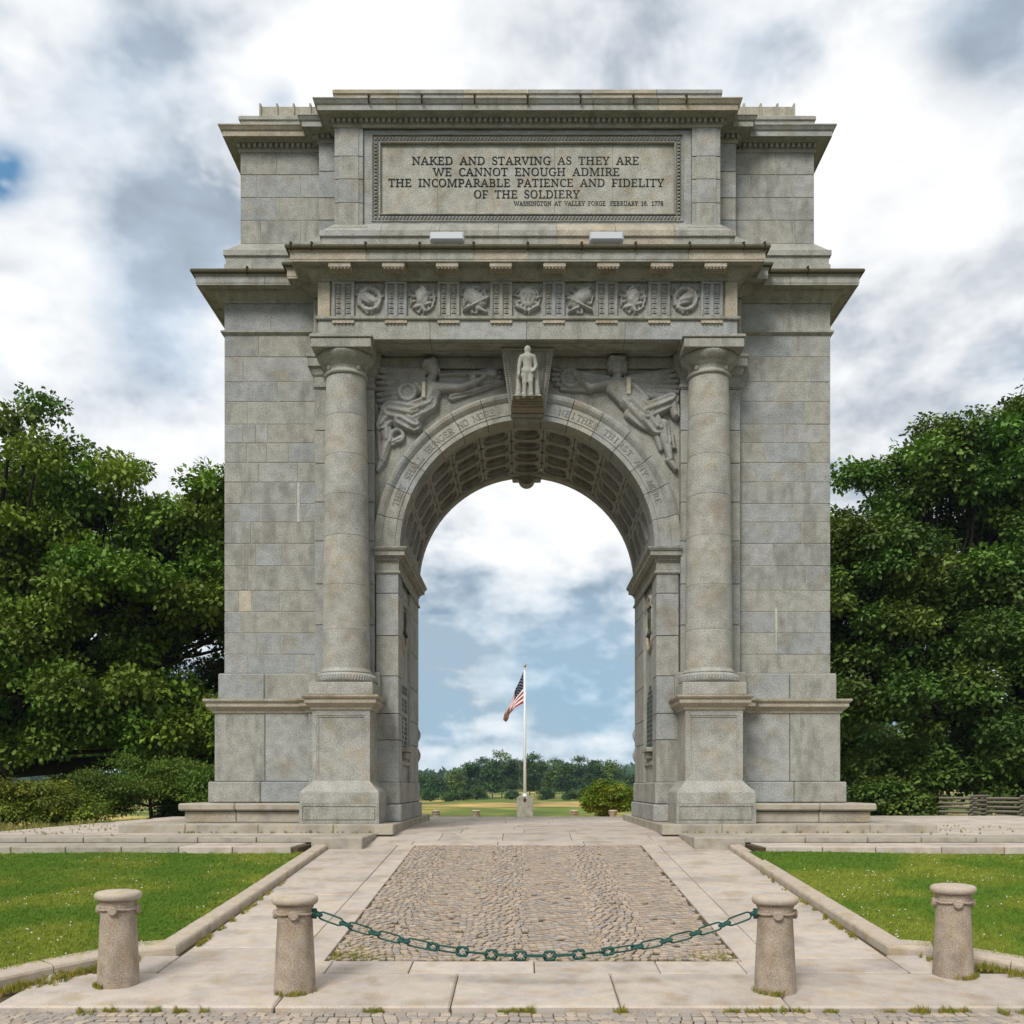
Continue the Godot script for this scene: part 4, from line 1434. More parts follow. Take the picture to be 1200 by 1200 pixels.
	for f in [wl, wr]:
		var fx := strokes(f, 0.0)
		var rel: B = relief(fx, -3.72, -0.5, 8.7, 11.6, 0.0175, 0.002, 1.5) if f == wl else relief(fx, 0.5, 3.72, 8.7, 11.6, 0.0175, 0.002, 1.5)
		part("winged_figure", rel.mesh(true), M.relief, A, "carved winged figure %s" % ("blowing a long trumpet" if f == wl else "holding out a wreath"))
	# pale repair strips across the two figures
	for r in [[495.0, 499.5, 450.0, 469.0], [733.5, 739.0, 444.5, 465.0]]:
		var rb := B.new()
		rb.cbox(Vector3(px(r[0], 0.15), py(r[3], 0.15), 0.0), Vector3(px(r[1], 0.15), py(r[2], 0.15), 0.31), 0.02)
		part("repair_strip", rb.mesh(), M.patch, A)
	# ---- keystone console and its statue
	var ks := holder("keystone", A)
	var kk := B.new()
	var top := 11.6
	var bot := py(486.0, 0.3)
	var steps := 10
	for i in steps:
		var t0 := float(i) / steps
		var t1 := float(i + 1) / steps
		for q in [[0.0, 0.62, 0.0], [0.62, 0.8, 0.035], [0.8, 1.0, 0.055]]:
			for s in [-1.0, 1.0]:
				var pts := []
				for e in [[t0, q[0]], [t0, q[1]], [t1, q[1]], [t1, q[0]]]:
					var t: float = e[0]
					var hw := lerpf(0.41, 0.62, t)
					var z: float = 0.26 + 0.32 * t * t + 0.05 * sin(t * PI) + q[2]
					pts.append(Vector3(s * hw * e[1], lerpf(bot, top - 0.06, t), z))
				if s > 0: kk.quad(pts[0], pts[1], pts[2], pts[3])
				else: kk.quad(pts[1], pts[0], pts[3], pts[2])
				if q[1] > 0.7:
					var back0 := Vector3(pts[1].x, pts[1].y, -0.2) if q[1] > 0.9 else Vector3(pts[0].x, pts[0].y, 0.2)
					var back1 := Vector3(pts[2].x, pts[2].y, -0.2) if q[1] > 0.9 else Vector3(pts[3].x, pts[3].y, 0.2)
					kk.quad(pts[1], back0, back1, pts[2])
				var in0: Vector3 = pts[0] + Vector3(0, 0, -0.06)
				kk.quad(pts[0], in0, pts[3] + Vector3(0, 0, -0.06), pts[3])
	kk.cbox(Vector3(-0.64, top - 0.07, 0.0), Vector3(0.64, top - 0.005, 0.66), 0.015)
	kk.quad(Vector3(-0.41, bot, -0.2), Vector3(0.41, bot, -0.2), Vector3(0.41, bot, 0.34), Vector3(-0.41, bot, 0.34))
	part("console", kk.mesh(), M.stone3, ks)
	var bd := B.new()
	for s in [-1.0, 1.0]:
		for i in 26:
			var t := (i + 0.5) / 26.0
			var hw := lerpf(0.41, 0.62, t)
			var z := 0.26 + 0.32 * t * t + 0.05 * sin(t * PI)
			for q in [[0.71, 0.04], [0.9, 0.06]]:
				var c := Vector3(s * hw * q[0], lerpf(bot, top - 0.12, t), z + q[1])
				bd.cbox(c - Vector3(0.028, 0.012, 0.01), c + Vector3(0.028, 0.012, 0.014), 0.006)
	var bp := part("beading", bd.mesh(), M.trim, ks)
	bp.set_meta("kind", "stuff")
	var pb := B.new()
	var pt := py(465.0, 1.0)
	for i in 6:
		var t := i / 6.0
		pb.cbox(Vector3(-0.40 + 0.01 * i, lerpf(bot + 0.02, pt, t), 0.2), Vector3(0.40 - 0.01 * i, lerpf(bot + 0.02, pt, (i + 1.0) / 6.0) - 0.006, 0.45 + 0.68 * sqrt(t + 0.12)), 0.02)
	part("statue_bracket", pb.mesh(), M.bracket, ks)
	# statue: helmeted standing figure in a cloak
	var so := Vector3(0.0, pt, 0.97)
	var H := 1.26
	var pr := [
		[Vector3(-0.075, 0.06, 0.0), Vector3(-0.07, 0.34, 0.02), 0.045, 0.055], [Vector3(-0.07, 0.34, 0.02), Vector3(-0.065, 0.62, 0.0), 0.058, 0.085],
		[Vector3(0.085, 0.06, 0.03), Vector3(0.075, 0.34, 0.06), 0.045, 0.055], [Vector3(0.075, 0.34, 0.06), Vector3(0.065, 0.62, 0.0), 0.058, 0.085],
		[Vector3(-0.075, 0.03, 0.0), Vector3(-0.09, 0.025, 0.09), 0.04, 0.032], [Vector3(0.085, 0.03, 0.03), Vector3(0.11, 0.025, 0.12), 0.04, 0.032],
		[Vector3(0, 0.60, 0), Vector3(0, 0.74, 0), 0.125, 0.105], [Vector3(0, 0.74, 0.0), Vector3(0, 0.92, 0.01), 0.10, 0.125], [Vector3(-0.1, 0.95, 0), Vector3(0.1, 0.95, 0), 0.075, 0.075],
		[Vector3(0, 0.98, 0.0), Vector3(0, 1.06, 0.01), 0.05, 0.045], [Vector3(0, 1.09, 0.015), Vector3(0, 1.13, 0.01), 0.078, 0.084], [Vector3(0, 1.18, -0.02), Vector3(0, 1.22, -0.01), 0.045, 0.022], [Vector3(0, 1.10, 0.085), Vector3(0, 1.115, 0.09), 0.012, 0.01],
		[Vector3(-0.15, 0.95, 0), Vector3(-0.20, 0.74, 0.0), 0.055, 0.045], [Vector3(-0.20, 0.74, 0.0), Vector3(-0.215, 0.52, 0.06), 0.042, 0.032], [Vector3(-0.215, 0.52, 0.06), Vector3(-0.22, 0.44, 0.07), 0.036, 0.022],
		[Vector3(0.15, 0.95, 0), Vector3(0.20, 0.74, -0.01), 0.055, 0.045], [Vector3(0.20, 0.74, -0.01), Vector3(0.15, 0.60, 0.09), 0.042, 0.032], [Vector3(0.15, 0.60, 0.09), Vector3(0.12, 0.56, 0.12), 0.034, 0.024],
		[Vector3(-0.1, 0.62, 0.05), Vector3(0.1, 0.60, 0.05), 0.05, 0.05], [Vector3(-0.1, 0.5, 0.02), Vector3(0.1, 0.5, 0.02), 0.06, 0.06],
		[Vector3(-0.17, 0.92, -0.08), Vector3(-0.22, 0.1, -0.10), 0.06, 0.075], [Vector3(0.17, 0.92, -0.08), Vector3(0.23, 0.1, -0.10), 0.06, 0.075], [Vector3(0, 0.9, -0.1), Vector3(0, 0.1, -0.14), 0.1, 0.12]]
	for c in pr:
		c[0] = so + c[0]; c[1] = so + c[1]
	var sm := nets(pr, so + Vector3(-0.36, -0.04, -0.32), so + Vector3(0.36, 1.34, 0.26), 0.022, 0.03)
	var stt := part("statue", sm.mesh(true), M.statue, A, "helmeted standing figure in a long cloak, carved in pale stone")
	var mound := []
	for k in 9:
		var c := so + Vector3(rng.randf_range(-0.28, 0.28), 0.0, rng.randf_range(-0.1, 0.12))
		mound.append([c, c + Vector3(rng.randf_range(-0.06, 0.06), 0.03, 0.02), rng.randf_range(0.05, 0.075), 0.045])
	part("statue_rock", nets(mound, so + Vector3(-0.42, -0.12, -0.25), so + Vector3(0.42, 0.16, 0.3), 0.025, 0.04).mesh(true), M.statue, A)

func coffer_mesh() -> ArrayMesh:
	# one coffer: cut-cornered field, two steps down to an octagonal well; y points out of the vault
	var b := B.new()
	var hx := 0.406
	var hz := 0.432
	var rings := []
	var spec := [[1.0, 0.07, -0.26], [1.0, 0.07, -0.012], [0.99, 0.08, 0.0], [0.80, 0.16, 0.0], [0.79, 0.16, -0.09], [0.66, 0.14, -0.09], [0.65, 0.14, -0.25], [0.0, 0.0, -0.25]]
	for sp in spec:
		var r := []
		var x: float = hx * sp[0]
		var z: float = hz * sp[0]
		var c: float = sp[1] * (sp[0] if sp[0] > 0.5 else 0.0)
		for p in [[x - c, z], [x, z - c], [x, -z + c], [x - c, -z], [-x + c, -z], [-x, -z + c], [-x, z - c], [-x + c, z]]:
			r.append(Vector3(p[0], sp[2], p[1]))
		rings.append(r)
	for i in rings.size() - 1:
		for k in 8:
			var k2 := (k + 1) % 8
			b.quad(rings[i][k], rings[i][k2], rings[i + 1][k2], rings[i + 1][k])
	return b.mesh()
func rosette_mesh() -> ArrayMesh:
	var b := B.new()
	for k in 8:
		var w := TAU * k / 8.0
		var u := Vector3(sin(w), 0, cos(w))
		var t := Vector3(cos(w), 0, -sin(w))
		b.quad(u * 0.05 - t * 0.02, u * 0.05 + t * 0.02, u * 0.14 + t * 0.05 + Vector3(0, 0.07, 0), u * 0.14 - t * 0.05 + Vector3(0, 0.07, 0))
		b.quad(u * 0.14 - t * 0.05 + Vector3(0, 0.07, 0), u * 0.14 + t * 0.05 + Vector3(0, 0.07, 0), u * 0.21 + t * 0.02 + Vector3(0, 0.03, 0), u * 0.21 - t * 0.02 + Vector3(0, 0.03, 0))
	b.tube([Vector3(0, 0, 0), Vector3(0, 0.07, 0), Vector3(0, 0.1, 0)], [0.07, 0.06, 0.02], 8)
	return b.mesh()

func build_entablature(A: Node3D) -> void:
	var half := 4.95
	var zf := 1.05
	# architrave
	var ar := holder("architrave", A)
	var xs := [-half, -2.3, -0.02, 2.3, half]
	for k in 4:
		block(ar, "stone_block", xs[k], xs[k + 1], 11.6, 12.06, 0.3, zf, M["stone%d" % [1, 4, 1, 0][k]], 0.004)
	for s in [-1.0, 1.0]:
		block(ar, "stone_block", s * (half - 0.002), s * (half - 0.6), 11.6, 12.06, 0.1, 0.3, M.trim, 0.0)
	var b := B.new()
	b.box(Vector3(-3.5, 11.615, 0.0), Vector3(3.5, 11.7, 0.36))
	part("soffit", b.mesh(), M.relief, ar)
	b = B.new()
	for r in [[-3.3, 3.3, 0.84, 0.88], [-3.3, 3.3, 0.42, 0.46], [-3.3, -3.26, 0.46, 0.84], [3.26, 3.3, 0.46, 0.84]]:
		b.box(Vector3(r[0], 11.585, r[2]), Vector3(r[1], 11.612, r[3]))
	part("soffit_frame", b.mesh(), M.trim, ar)
	# frieze: ground, taenia, triglyphs, metopes
	var fr := holder("frieze", A)
	block(fr, "stone_block", -half + 0.01, half - 0.01, 12.1, 13.0, 0.2, zf - 0.05, M.trim, 0.0)
	var tp := [Vector2(-half, 0.25), Vector2(-half, zf), Vector2(half, zf), Vector2(half, 0.25)]
	b = B.new()
	b.sweep(tp, [[0.0, 12.05], [0.045, 12.055], [0.06, 12.075], [0.06, 12.13], [-0.05, 12.14]])
	part("taenia", b.mesh(), M.trim, fr)
	for s in [-1.0, 1.0]:
		block(fr, "corner_stone", s * (half - 0.0), s * (half - 0.285), 12.14, 12.97, 0.25, zf, M.warm, 0.0)
	var trig := triglyph_mesh()
	var pitch := 1.242
	for k in 8:
		var x := (k - 3.5) * pitch
		var o := part("triglyph", trig, stone_any(), fr)
		o.position = Vector3(x, 12.14, zf - 0.05)
		b = B.new()
		b.box(Vector3(x - 0.26, 11.985, zf - 0.02), Vector3(x + 0.26, 12.05, zf + 0.03))
		for q in 6:
			b.tube([Vector3(x - 0.215 + 0.086 * q, 12.0, zf + 0.025), Vector3(x - 0.215 + 0.086 * q, 11.965, zf + 0.028)], [0.022, 0.034], 6)
		var g := part("guttae", b.mesh(), M.warm, fr)
		g.set_meta("kind", "stuff")
	for k in 7:
		var x := (k - 3.0) * pitch
		var o := part("metope", metope(k), M.relief, fr)
		o.position = Vector3(x, 12.55, zf - 0.048)
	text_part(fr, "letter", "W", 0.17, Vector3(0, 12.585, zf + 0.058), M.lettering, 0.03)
	# cornice
	var cor := holder("cornice", A)
	var left := [Vector2(-7.48, -4.4), Vector2(-7.48, 0.0), Vector2(-5.2, 0.0), Vector2(-5.2, 0.3), Vector2(-half, 0.3), Vector2(-half, zf)]
	var path := both(left)
	var bed := [[0.0, 12.96], [0.05, 12.965], [0.06, 13.02], [0.12, 13.06], [0.2, 13.12], [0.24, 13.16], [0.26, 13.2], [0.48, 13.2]]
	b = B.new()
	b.sweep(path, bed)
	part("bed_moulding", b.mesh(), M.trim, cor)
	var corona := [[0.47, 13.2], [0.5, 13.165], [0.52, 13.165], [0.52, 13.2], [0.53, 13.21], [0.53, 13.38], [0.56, 13.395], [0.57, 13.42], [0.3, 13.5], [-0.1, 13.55]]
	stones_along(cor, "cornice_stone", path, corona, 1.24, [M.warm, M.stone4, M.stone1, M.warm, M.stone3])
	var gut := []
	for k in 9:
		var w := -PI * 0.75 + PI * 1.4 * k / 8.0
		gut.append([0.575 + 0.06 * cos(w), 13.465 + 0.06 * sin(w)])
	b = B.new()
	b.sweep(path, gut)
	part("gutter_roll", b.mesh(), M.gutter, cor)
	for k in 9:
		var x := (k - 4.0) * pitch
		bracket_clip(cor, Vector3(x, 13.5, zf + 0.6))
	for s in [-1.0, 1.0]:
		bracket_clip(cor, Vector3(s * 6.75, 13.5, 0.6))
		bracket_clip(cor, Vector3(s * 5.45, 13.5, zf + 0.6))
	# mutules under the corona
	for k in 8:
		var x := (k - 3.5) * pitch
		b = B.new()
		b.cbox(Vector3(x - 0.26, 13.055, zf + 0.2), Vector3(x + 0.26, 13.205, zf + 0.49), 0.01)
		for q in 6:
			for r in 3:
				var c := Vector3(x - 0.2 + 0.08 * q, 13.06, zf + 0.455 - 0.09 * r)
				b.tube([c, c - Vector3(0, 0.03, 0)], [0.02, 0.03], 6)
		part("mutule", b.mesh(), M.warm, cor)

func bracket_clip(parent: Node, at: Vector3) -> void:
	var b := B.new()
	var pts := []
	var rr := []
	for k in 8:
		var w := -PI * 0.8 + PI * 1.3 * k / 7.0
		pts.append(at + Vector3(0, -0.03 + 0.07 * sin(w), -0.03 + 0.085 * cos(w)))
		rr.append(0.018)
	b.tube(pts, rr, 6)
	b.tube([at + Vector3(0, 0.03, -0.06), at + Vector3(0, 0.06, -0.02), at + Vector3(0, 0.05, 0.03)], [0.03, 0.035, 0.02], 6)
	part("gutter_clip", b.mesh(), M.rust, parent)

func triglyph_mesh() -> ArrayMesh:
	var b := B.new()
	b.box(Vector3(-0.26, 0.0, 0.0), Vector3(0.26, 0.80, 0.035))
	for x in [-0.225, 0.0, 0.225]:
		var w := 0.035 if x != 0.0 else 0.045
		b.cbox(Vector3(x - w, 0.0, 0.03), Vector3(x + w, 0.80, 0.075), 0.015)
	b.cbox(Vector3(-0.26, 0.76, 0.0), Vector3(0.26, 0.82, 0.085), 0.008)
	for x in [-0.117, 0.117]:
		for k in 6:
			var y := 0.08 + 0.115 * k
			b.cbox(Vector3(x - 0.05, y, 0.03), Vector3(x + 0.05, y + 0.035, 0.062), 0.012)
			b.cbox(Vector3(x - 0.028, y + 0.035, 0.03), Vector3(x + 0.028, y + 0.085, 0.07), 0.016)
	return b.mesh()

func metope(k: int) -> ArrayMesh:
	var p := []
	var r := RandomNumberGenerator.new()
	r.seed = 500 + (k if k <= 3 else 6 - k)
	var kind: int = k if k <= 3 else 6 - k
	var m := 1.0 if k <= 3 else -1.0
	# scrolls and leaves filling the corners
	for q in 12:
		var a := TAU * q / 12.0 + 0.2
		var u := Vector2(cos(a), sin(a))
		p.append([u.x * 0.20, u.y * 0.22, u.x * 0.31 + 0.05 * sin(a * 2.0), u.y * 0.34, 0.05, 0.025, 0.012, 0.05, 0.012, 6.0])
	match kind:
		0:
			p.append([0.0, 0.0, 0.25, 0.05, 0.03, 0.07])
			p.append([-0.1 * m, 0.05, 0.1 * m, -0.05, 0.14, 0.1, 0.03, 0.09, 0.01, 6.0])
			p.append([-0.15 * m, 0.15, -0.05 * m, 0.24, 0.07, 0.05, 0.03, 0.09, 0.0, 1.0])
			p.append([0.1 * m, -0.05, 0.2 * m, -0.22, 0.06, 0.03, 0.03, 0.07, 0.0, 1.0])
		1:
			p.append([0.0, 0.10, 0.0, -0.02, 0.17, 0.15, 0.04, 0.11, 0.008, 5.0])
			p.append([0.0, 0.26, 0.06 * m, 0.2, 0.06, 0.05, 0.05, 0.1, 0.01, 5.0])
			p.append([-0.18, -0.2, 0.18, -0.1, 0.05, 0.05, 0.03, 0.08, 0.0, 1.0])
			p.append([-0.05, -0.12, 0.06, -0.28, 0.08, 0.05, 0.03, 0.08, 0.01, 5.0])
		2:
			p.append([-0.1 * m, 0.1, 0.12 * m, -0.06, 0.18, 0.16, 0.04, 0.09, 0.006, 4.0])
			p.append([-0.26 * m, -0.26, 0.28 * m, 0.0, 0.03, 0.045, 0.07, 0.08, 0.0, 1.0])
			p.append([-0.2 * m, 0.26, 0.1 * m, 0.28, 0.04, 0.03, 0.03, 0.07, 0.0, 1.0])
			p.append([0.05 * m, -0.2, 0.25 * m, -0.3, 0.06, 0.04, 0.03, 0.08, 0.01, 6.0])
		_:
			p.append([0.0, 0.09, 0.0, -0.03, 0.20, 0.16, 0.05, 0.055, 0.0, 1.0])
			p.append([-0.24, -0.16, -0.05, -0.28, 0.06, 0.04, 0.03, 0.08, 0.012, 6.0])
			p.append([0.24, -0.16, 0.05, -0.28, 0.06, 0.04, 0.03, 0.08, 0.012, 6.0])
	for q in 8:
		var a := r.randf() * TAU
		p.append([cos(a) * 0.27, sin(a) * 0.3, cos(a + 0.5) * 0.3, sin(a + 0.5) * 0.33, 0.03, 0.02, 0.01, 0.06, 0.0, 1.0])
	var b := relief(p, -0.35, 0.35, -0.40, 0.40, 0.0175, 0.0)
	return b.mesh(true)

func build_attic(A: Node3D) -> void:
	# blocking course over the cornice, weathered back to the attic
	var half := 4.9
	var left := [Vector2(-7.44, -4.2), Vector2(-7.44, 0.0), Vector2(-5.4, 0.0), Vector2(-5.4, 0.35), Vector2(-half, 0.35), Vector2(-half, 0.85)]
	var bl := holder("blocking_course", A)
	stones_along(bl, "course_stone", both(left), [[0.03, 13.5], [0.03, 13.93], [0.0, 13.945], [0.0, 14.12], [0.05, 14.14], [0.05, 14.27], [0.0, 14.29], [-0.28, 14.6], [-0.5, 14.66]], 1.45, [M.stone4, M.stone1, M.warm, M.stone3])
	# ashlar of the attic ends
	var ys := [176.0, 205.0, 231.7, 258.3, 286.0]
	var w := holder("attic_facing", A)
	courses(w, ys, [[324.3], [301.7, 353.0], [324.0], [306.0, 353.0]], 280.0, 372.0, -0.3, 0.3, -7.17, -5.12)
	w = holder("attic_facing", A)
	courses(w, ys, [[909.0], [879.0, 929.0], [910.5], [879.0, 930.0]], 862.0, 952.8, -0.3, 0.3, 5.12, 7.17)
	for s in [-1.0, 1.0]:
		var sd := holder("attic_respond", A)
		var yy := [14.4, 15.0, 15.55, 16.2, 16.9]
		for k in 4:
			block(sd, "stone_block", s * 5.14, s * 4.58, yy[k], yy[k + 1], -0.3, 0.05)
		# pilaster with a sunk face
		var pi := holder("attic_pilaster", A)
		var yp := [14.52, 15.08, 15.65, 16.2, 16.88]
		for k in 4:
			block(pi, "stone_block", s * 4.645, s * 3.945, yp[k], yp[k + 1], 0.0, 0.62)
			var b0 := B.new()
			b0.cbox(Vector3(s * 4.295 - 0.24, yp[k] + 0.004, 0.6), Vector3(s * 4.295 + 0.24, yp[k + 1] - 0.004, 0.637), 0.006)
			part("raised_face", b0.mesh(), M.stone1 if k % 2 == 0 else M.stone4, pi)
		var pb := B.new()
		var pp := [Vector2(s * 4.295 - 0.35, 0.3), Vector2(s * 4.295 - 0.35, 0.62), Vector2(s * 4.295 + 0.35, 0.62), Vector2(s * 4.295 + 0.35, 0.3)]
		pb.sweep(pp, [[0.12, 14.38], [0.12, 14.44], [0.05, 14.5], [0.02, 14.54], [0.0, 14.56]])
		part("pilaster_base", pb.mesh(), M.trim, pi)
	# inscription panel
	var ip := holder("inscription_panel", A)
	var jx := [-3.54, px(513, 0.5), px(558, 0.5), px(650, 0.5), px(718, 0.5), 3.54]
	for k in 5:
		block(ip, "panel_slab", jx[k], jx[k + 1], 14.86, 16.56, 0.3, 0.5, M.panel, 0.002, 0.004)
	var fb := B.new()
	for r in [[-3.945, -3.76, 14.5, 16.9], [3.76, 3.945, 14.5, 16.9], [-3.76, 3.76, 16.78, 16.9], [-3.76, 3.76, 14.5, 14.66]]:
		fb.box(Vector3(r[0], r[2], 0.2), Vector3(r[1], r[3], 0.56))
	part("panel_surround", fb.mesh(), M.stone0, ip)
	fb = B.new()
	for r in [[-3.76, -3.73, 14.66, 16.78], [3.73, 3.76, 14.66, 16.78], [-3.73, 3.73, 16.75, 16.78], [-3.73, 3.73, 14.66, 14.69], [-3.57, -3.54, 14.83, 16.59], [3.54, 3.57, 14.83, 16.59], [-3.54, 3.54, 16.56, 16.59], [-3.54, 3.54, 14.83, 14.86]]:
		fb.cbox(Vector3(r[0], r[2], 0.4), Vector3(r[1], r[3], 0.585), 0.008)
	fb.box(Vector3(-3.73, 14.69, 0.3), Vector3(-3.57, 16.75, 0.535))
	fb.box(Vector3(3.57, 14.69, 0.3), Vector3(3.73, 16.75, 0.535))
	fb.box(Vector3(-3.57, 16.59, 0.3), Vector3(3.57, 16.75, 0.535))
	fb.box(Vector3(-3.57, 14.69, 0.3), Vector3(3.57, 14.83, 0.535))
	part("carved_frame", fb.mesh(), M.trim, ip)
	# guilloche leaves along the frame
	var gl := B.new()
	var x := -3.66
	while x < 3.67:
		for y in [14.76, 16.67]:
			for q in [-1.0, 1.0]:
				gl.tube([Vector3(x - 0.03, y - q * 0.05, 0.54), Vector3(x, y, 0.565), Vector3(x + 0.035, y + q * 0.05, 0.54)], [0.008, 0.02, 0.008], 5)
		x += 0.085
	var yv := 14.86
	while yv < 16.6:
		for xx in [-3.65, 3.65]:
			for q in [-1.0, 1.0]:
				gl.tube([Vector3(xx - q * 0.055, yv - 0.03, 0.54), Vector3(xx, yv, 0.565), Vector3(xx + q * 0.055, yv + 0.035, 0.54)], [0.008, 0.02, 0.008], 5)
		yv += 0.085
	var gp := part("carved_leaves", gl.mesh(), M.relief, ip)
	gp.set_meta("kind", "stuff")
	var rows := [["NAKED  AND  STARVING  AS  THEY  ARE", 483.0, 748.5, 188.7, 0.19], ["WE  CANNOT  ENOUGH  ADMIRE", 507.0, 726.0, 201.8, 0.19], ["THE  INCOMPARABLE  PATIENCE  AND  FIDELITY", 455.0, 778.0, 214.6, 0.19], ["OF  THE  SOLDIERY", 555.0, 679.0, 228.0, 0.19], ["WASHINGTON  AT  VALLEY  FORGE   FEBRUARY  16.  1778", 602.0, 777.0, 238.7, 0.105]]
	var ins := holder("inscription", A)
	for r in rows:
		var c: float = (r[1] + r[2]) * 0.5
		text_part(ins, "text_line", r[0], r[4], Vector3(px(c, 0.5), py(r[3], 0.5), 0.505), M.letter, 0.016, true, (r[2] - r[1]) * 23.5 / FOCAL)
	# cornice of the attic with dentils
	var ac := holder("attic_cornice", A)
	var al := [Vector2(-7.17, -4.1), Vector2(-7.17, -0.3), Vector2(-5.14, -0.3), Vector2(-5.14, 0.05), Vector2(-4.645, 0.05), Vector2(-4.645, 0.62)]
	var path := both(al)
	var b := B.new()
	b.sweep(path, [[0.0, 16.87], [0.03, 16.88], [0.045, 16.93], [0.05, 16.95], [0.05, 17.05], [0.15, 17.055], [0.18, 17.09], [0.30, 17.10]])
	part("bed_moulding", b.mesh(), M.trim, ac)
	stones_along(ac, "cornice_stone", path, [[0.30, 17.1], [0.32, 17.08], [0.34, 17.08], [0.34, 17.2], [0.37, 17.22], [0.41, 17.28], [0.43, 17.30], [0.43, 17.325], [-0.1, 17.40]], 1.5, [M.warm, M.stone3, M.stone4])
	b = B.new()
	for i in path.size() - 1:
		var a: Vector2 = path[i]
		var e: Vector2 = path[i + 1]
		var d := (e - a).normalized()
		var nn := Vector2(-d.y, d.x)
		if (a.y < -1.0 or e.y < -1.0): continue
		var l := a.distance_to(e)
		var t := -0.05
		while t < l + 0.05:
			var c0 := a + d * t + nn * 0.04
			var c1 := a + d * (t + 0.075) + nn * 0.135
			b.box(Vector3(minf(c0.x, c1.x), 16.955, minf(c0.y, c1.y)), Vector3(maxf(c0.x, c1.x), 17.045, maxf(c0.y, c1.y)))
			t += 0.135
	var dn := part("dentils", b.mesh(), M.trim, ac)
	dn.set_meta("kind", "stuff")
	for k in 7:
		bracket_clip(ac, Vector3((k - 3.0) * 1.25, 17.32, 1.05))
	# parapet steps and the seamed metal roof behind
	var pr := holder("parapet", A)
	stones_along(pr, "parapet_stone", both(al), [[0.02, 17.36], [0.02, 17.55], [0.0, 17.57], [0.0, 17.68], [0.035, 17.7], [0.035, 17.78], [-0.04, 17.84], [-0.8, 17.88]], 1.6, [M.warm, M.stone3, M.stone4, M.stone1])
	var rf := holder("roof", A)
	b = B.new()
	b.box(Vector3(-6.78, 17.7, -3.7), Vector3(6.78, 18.33, -0.72))
	part("roof_deck", b.mesh(), M.roof, rf)
	x = -6.78
	var k := 0
	while x <= 6.79:
		b = B.new()
		b.cbox(Vector3(x - 0.025, 17.75, -3.75), Vector3(x + 0.025, 18.40, -0.68), 0.01)
		part("standing_seam", b.mesh(), M.roof, rf)
		x += 0.4237
	b = B.new()
	b.box(Vector3(-4.55, 17.8, -0.7), Vector3(4.55, 18.0, 0.2))
	part("roof_flashing", b.mesh(), M.gutter, rf)

# ================================================================ BOLLARDS, CHAIN, FLOODLIGHTS, FLAG, FENCE
func make_bollard(at: Vector3, label: String, group: String, yaw: float) -> Node3D:
	var o := base("bollard", at, label, "bollard", group)
	o.rotation.y = yaw
	var b := B.new()
	b.lathe(Vector3.ZERO, [[0.215, -0.1], [0.215, 0.0], [0.212, 0.02], [0.205, 0.2], [0.193, 0.45], [0.182, 0.66], [0.176, 0.78], [0.178, 0.80]], 36)
	part("shaft", b.mesh(true), M.bollard, o)
	b = B.new()
	b.lathe(Vector3.ZERO, [[0.178, 0.795], [0.182, 0.80], [0.182, 0.83], [0.178, 0.84], [0.19, 0.865], [0.196, 0.885]], 36)
	part("neck", b.mesh(true), M.bollard, o)
	b = B.new()
	b.lathe(Vector3.ZERO, [[0.18, 0.885], [0.215, 0.89], [0.232, 0.91], [0.238, 0.935], [0.230, 0.962], [0.205, 0.978], [0.165, 0.984], [0.155, 0.984], [0.15, 0.988], [0.0, 0.995]], 36)
	part("cap", b.mesh(true), M.kerb, o)
	# looped ribbon and four bosses
	b = B.new()
	var pts := []
	var rr := []
	for k in 49:
		var w := TAU * k / 48.0
		var y := 0.80 - 0.018 * absf(sin(w * 2.0)) + 0.012
		pts.append(Vector3(sin(w) * 0.188, y, cos(w) * 0.188))
		rr.append(0.016)
	b.tube(pts, rr, 6, false)
	part("ribbon", b.mesh(true), M.bollard, o)
	for k in 4:
		var w := TAU * k / 4.0
		var u := Vector3(sin(w), 0, cos(w))
		b = B.new()
		b.tube([u * 0.16 + Vector3(0, 0.79, 0), u * 0.212 + Vector3(0, 0.788, 0), u * 0.222 + Vector3(0, 0.788, 0)], [0.05, 0.05, 0.038], 14)
		part("boss", b.mesh(), M.bollard, o)
	return o

func oval_link(b: B, c: Vector3, dir: Vector3, up: Vector3, l: float, w: float, r: float) -> void:
	# closed link in the plane of dir and up
	var pts := []
	var rr := []
	for k in 17:
		var a := TAU * k / 16.0
		var sx := signf(cos(a)) * pow(absf(cos(a)), 0.35)
		var sy := signf(sin(a)) * pow(absf(sin(a)), 0.6)
		pts.append(c + dir * sx * l * 0.5 + up * sy * w * 0.5)
		rr.append(r)
	b.tube(pts, rr, 7, false)

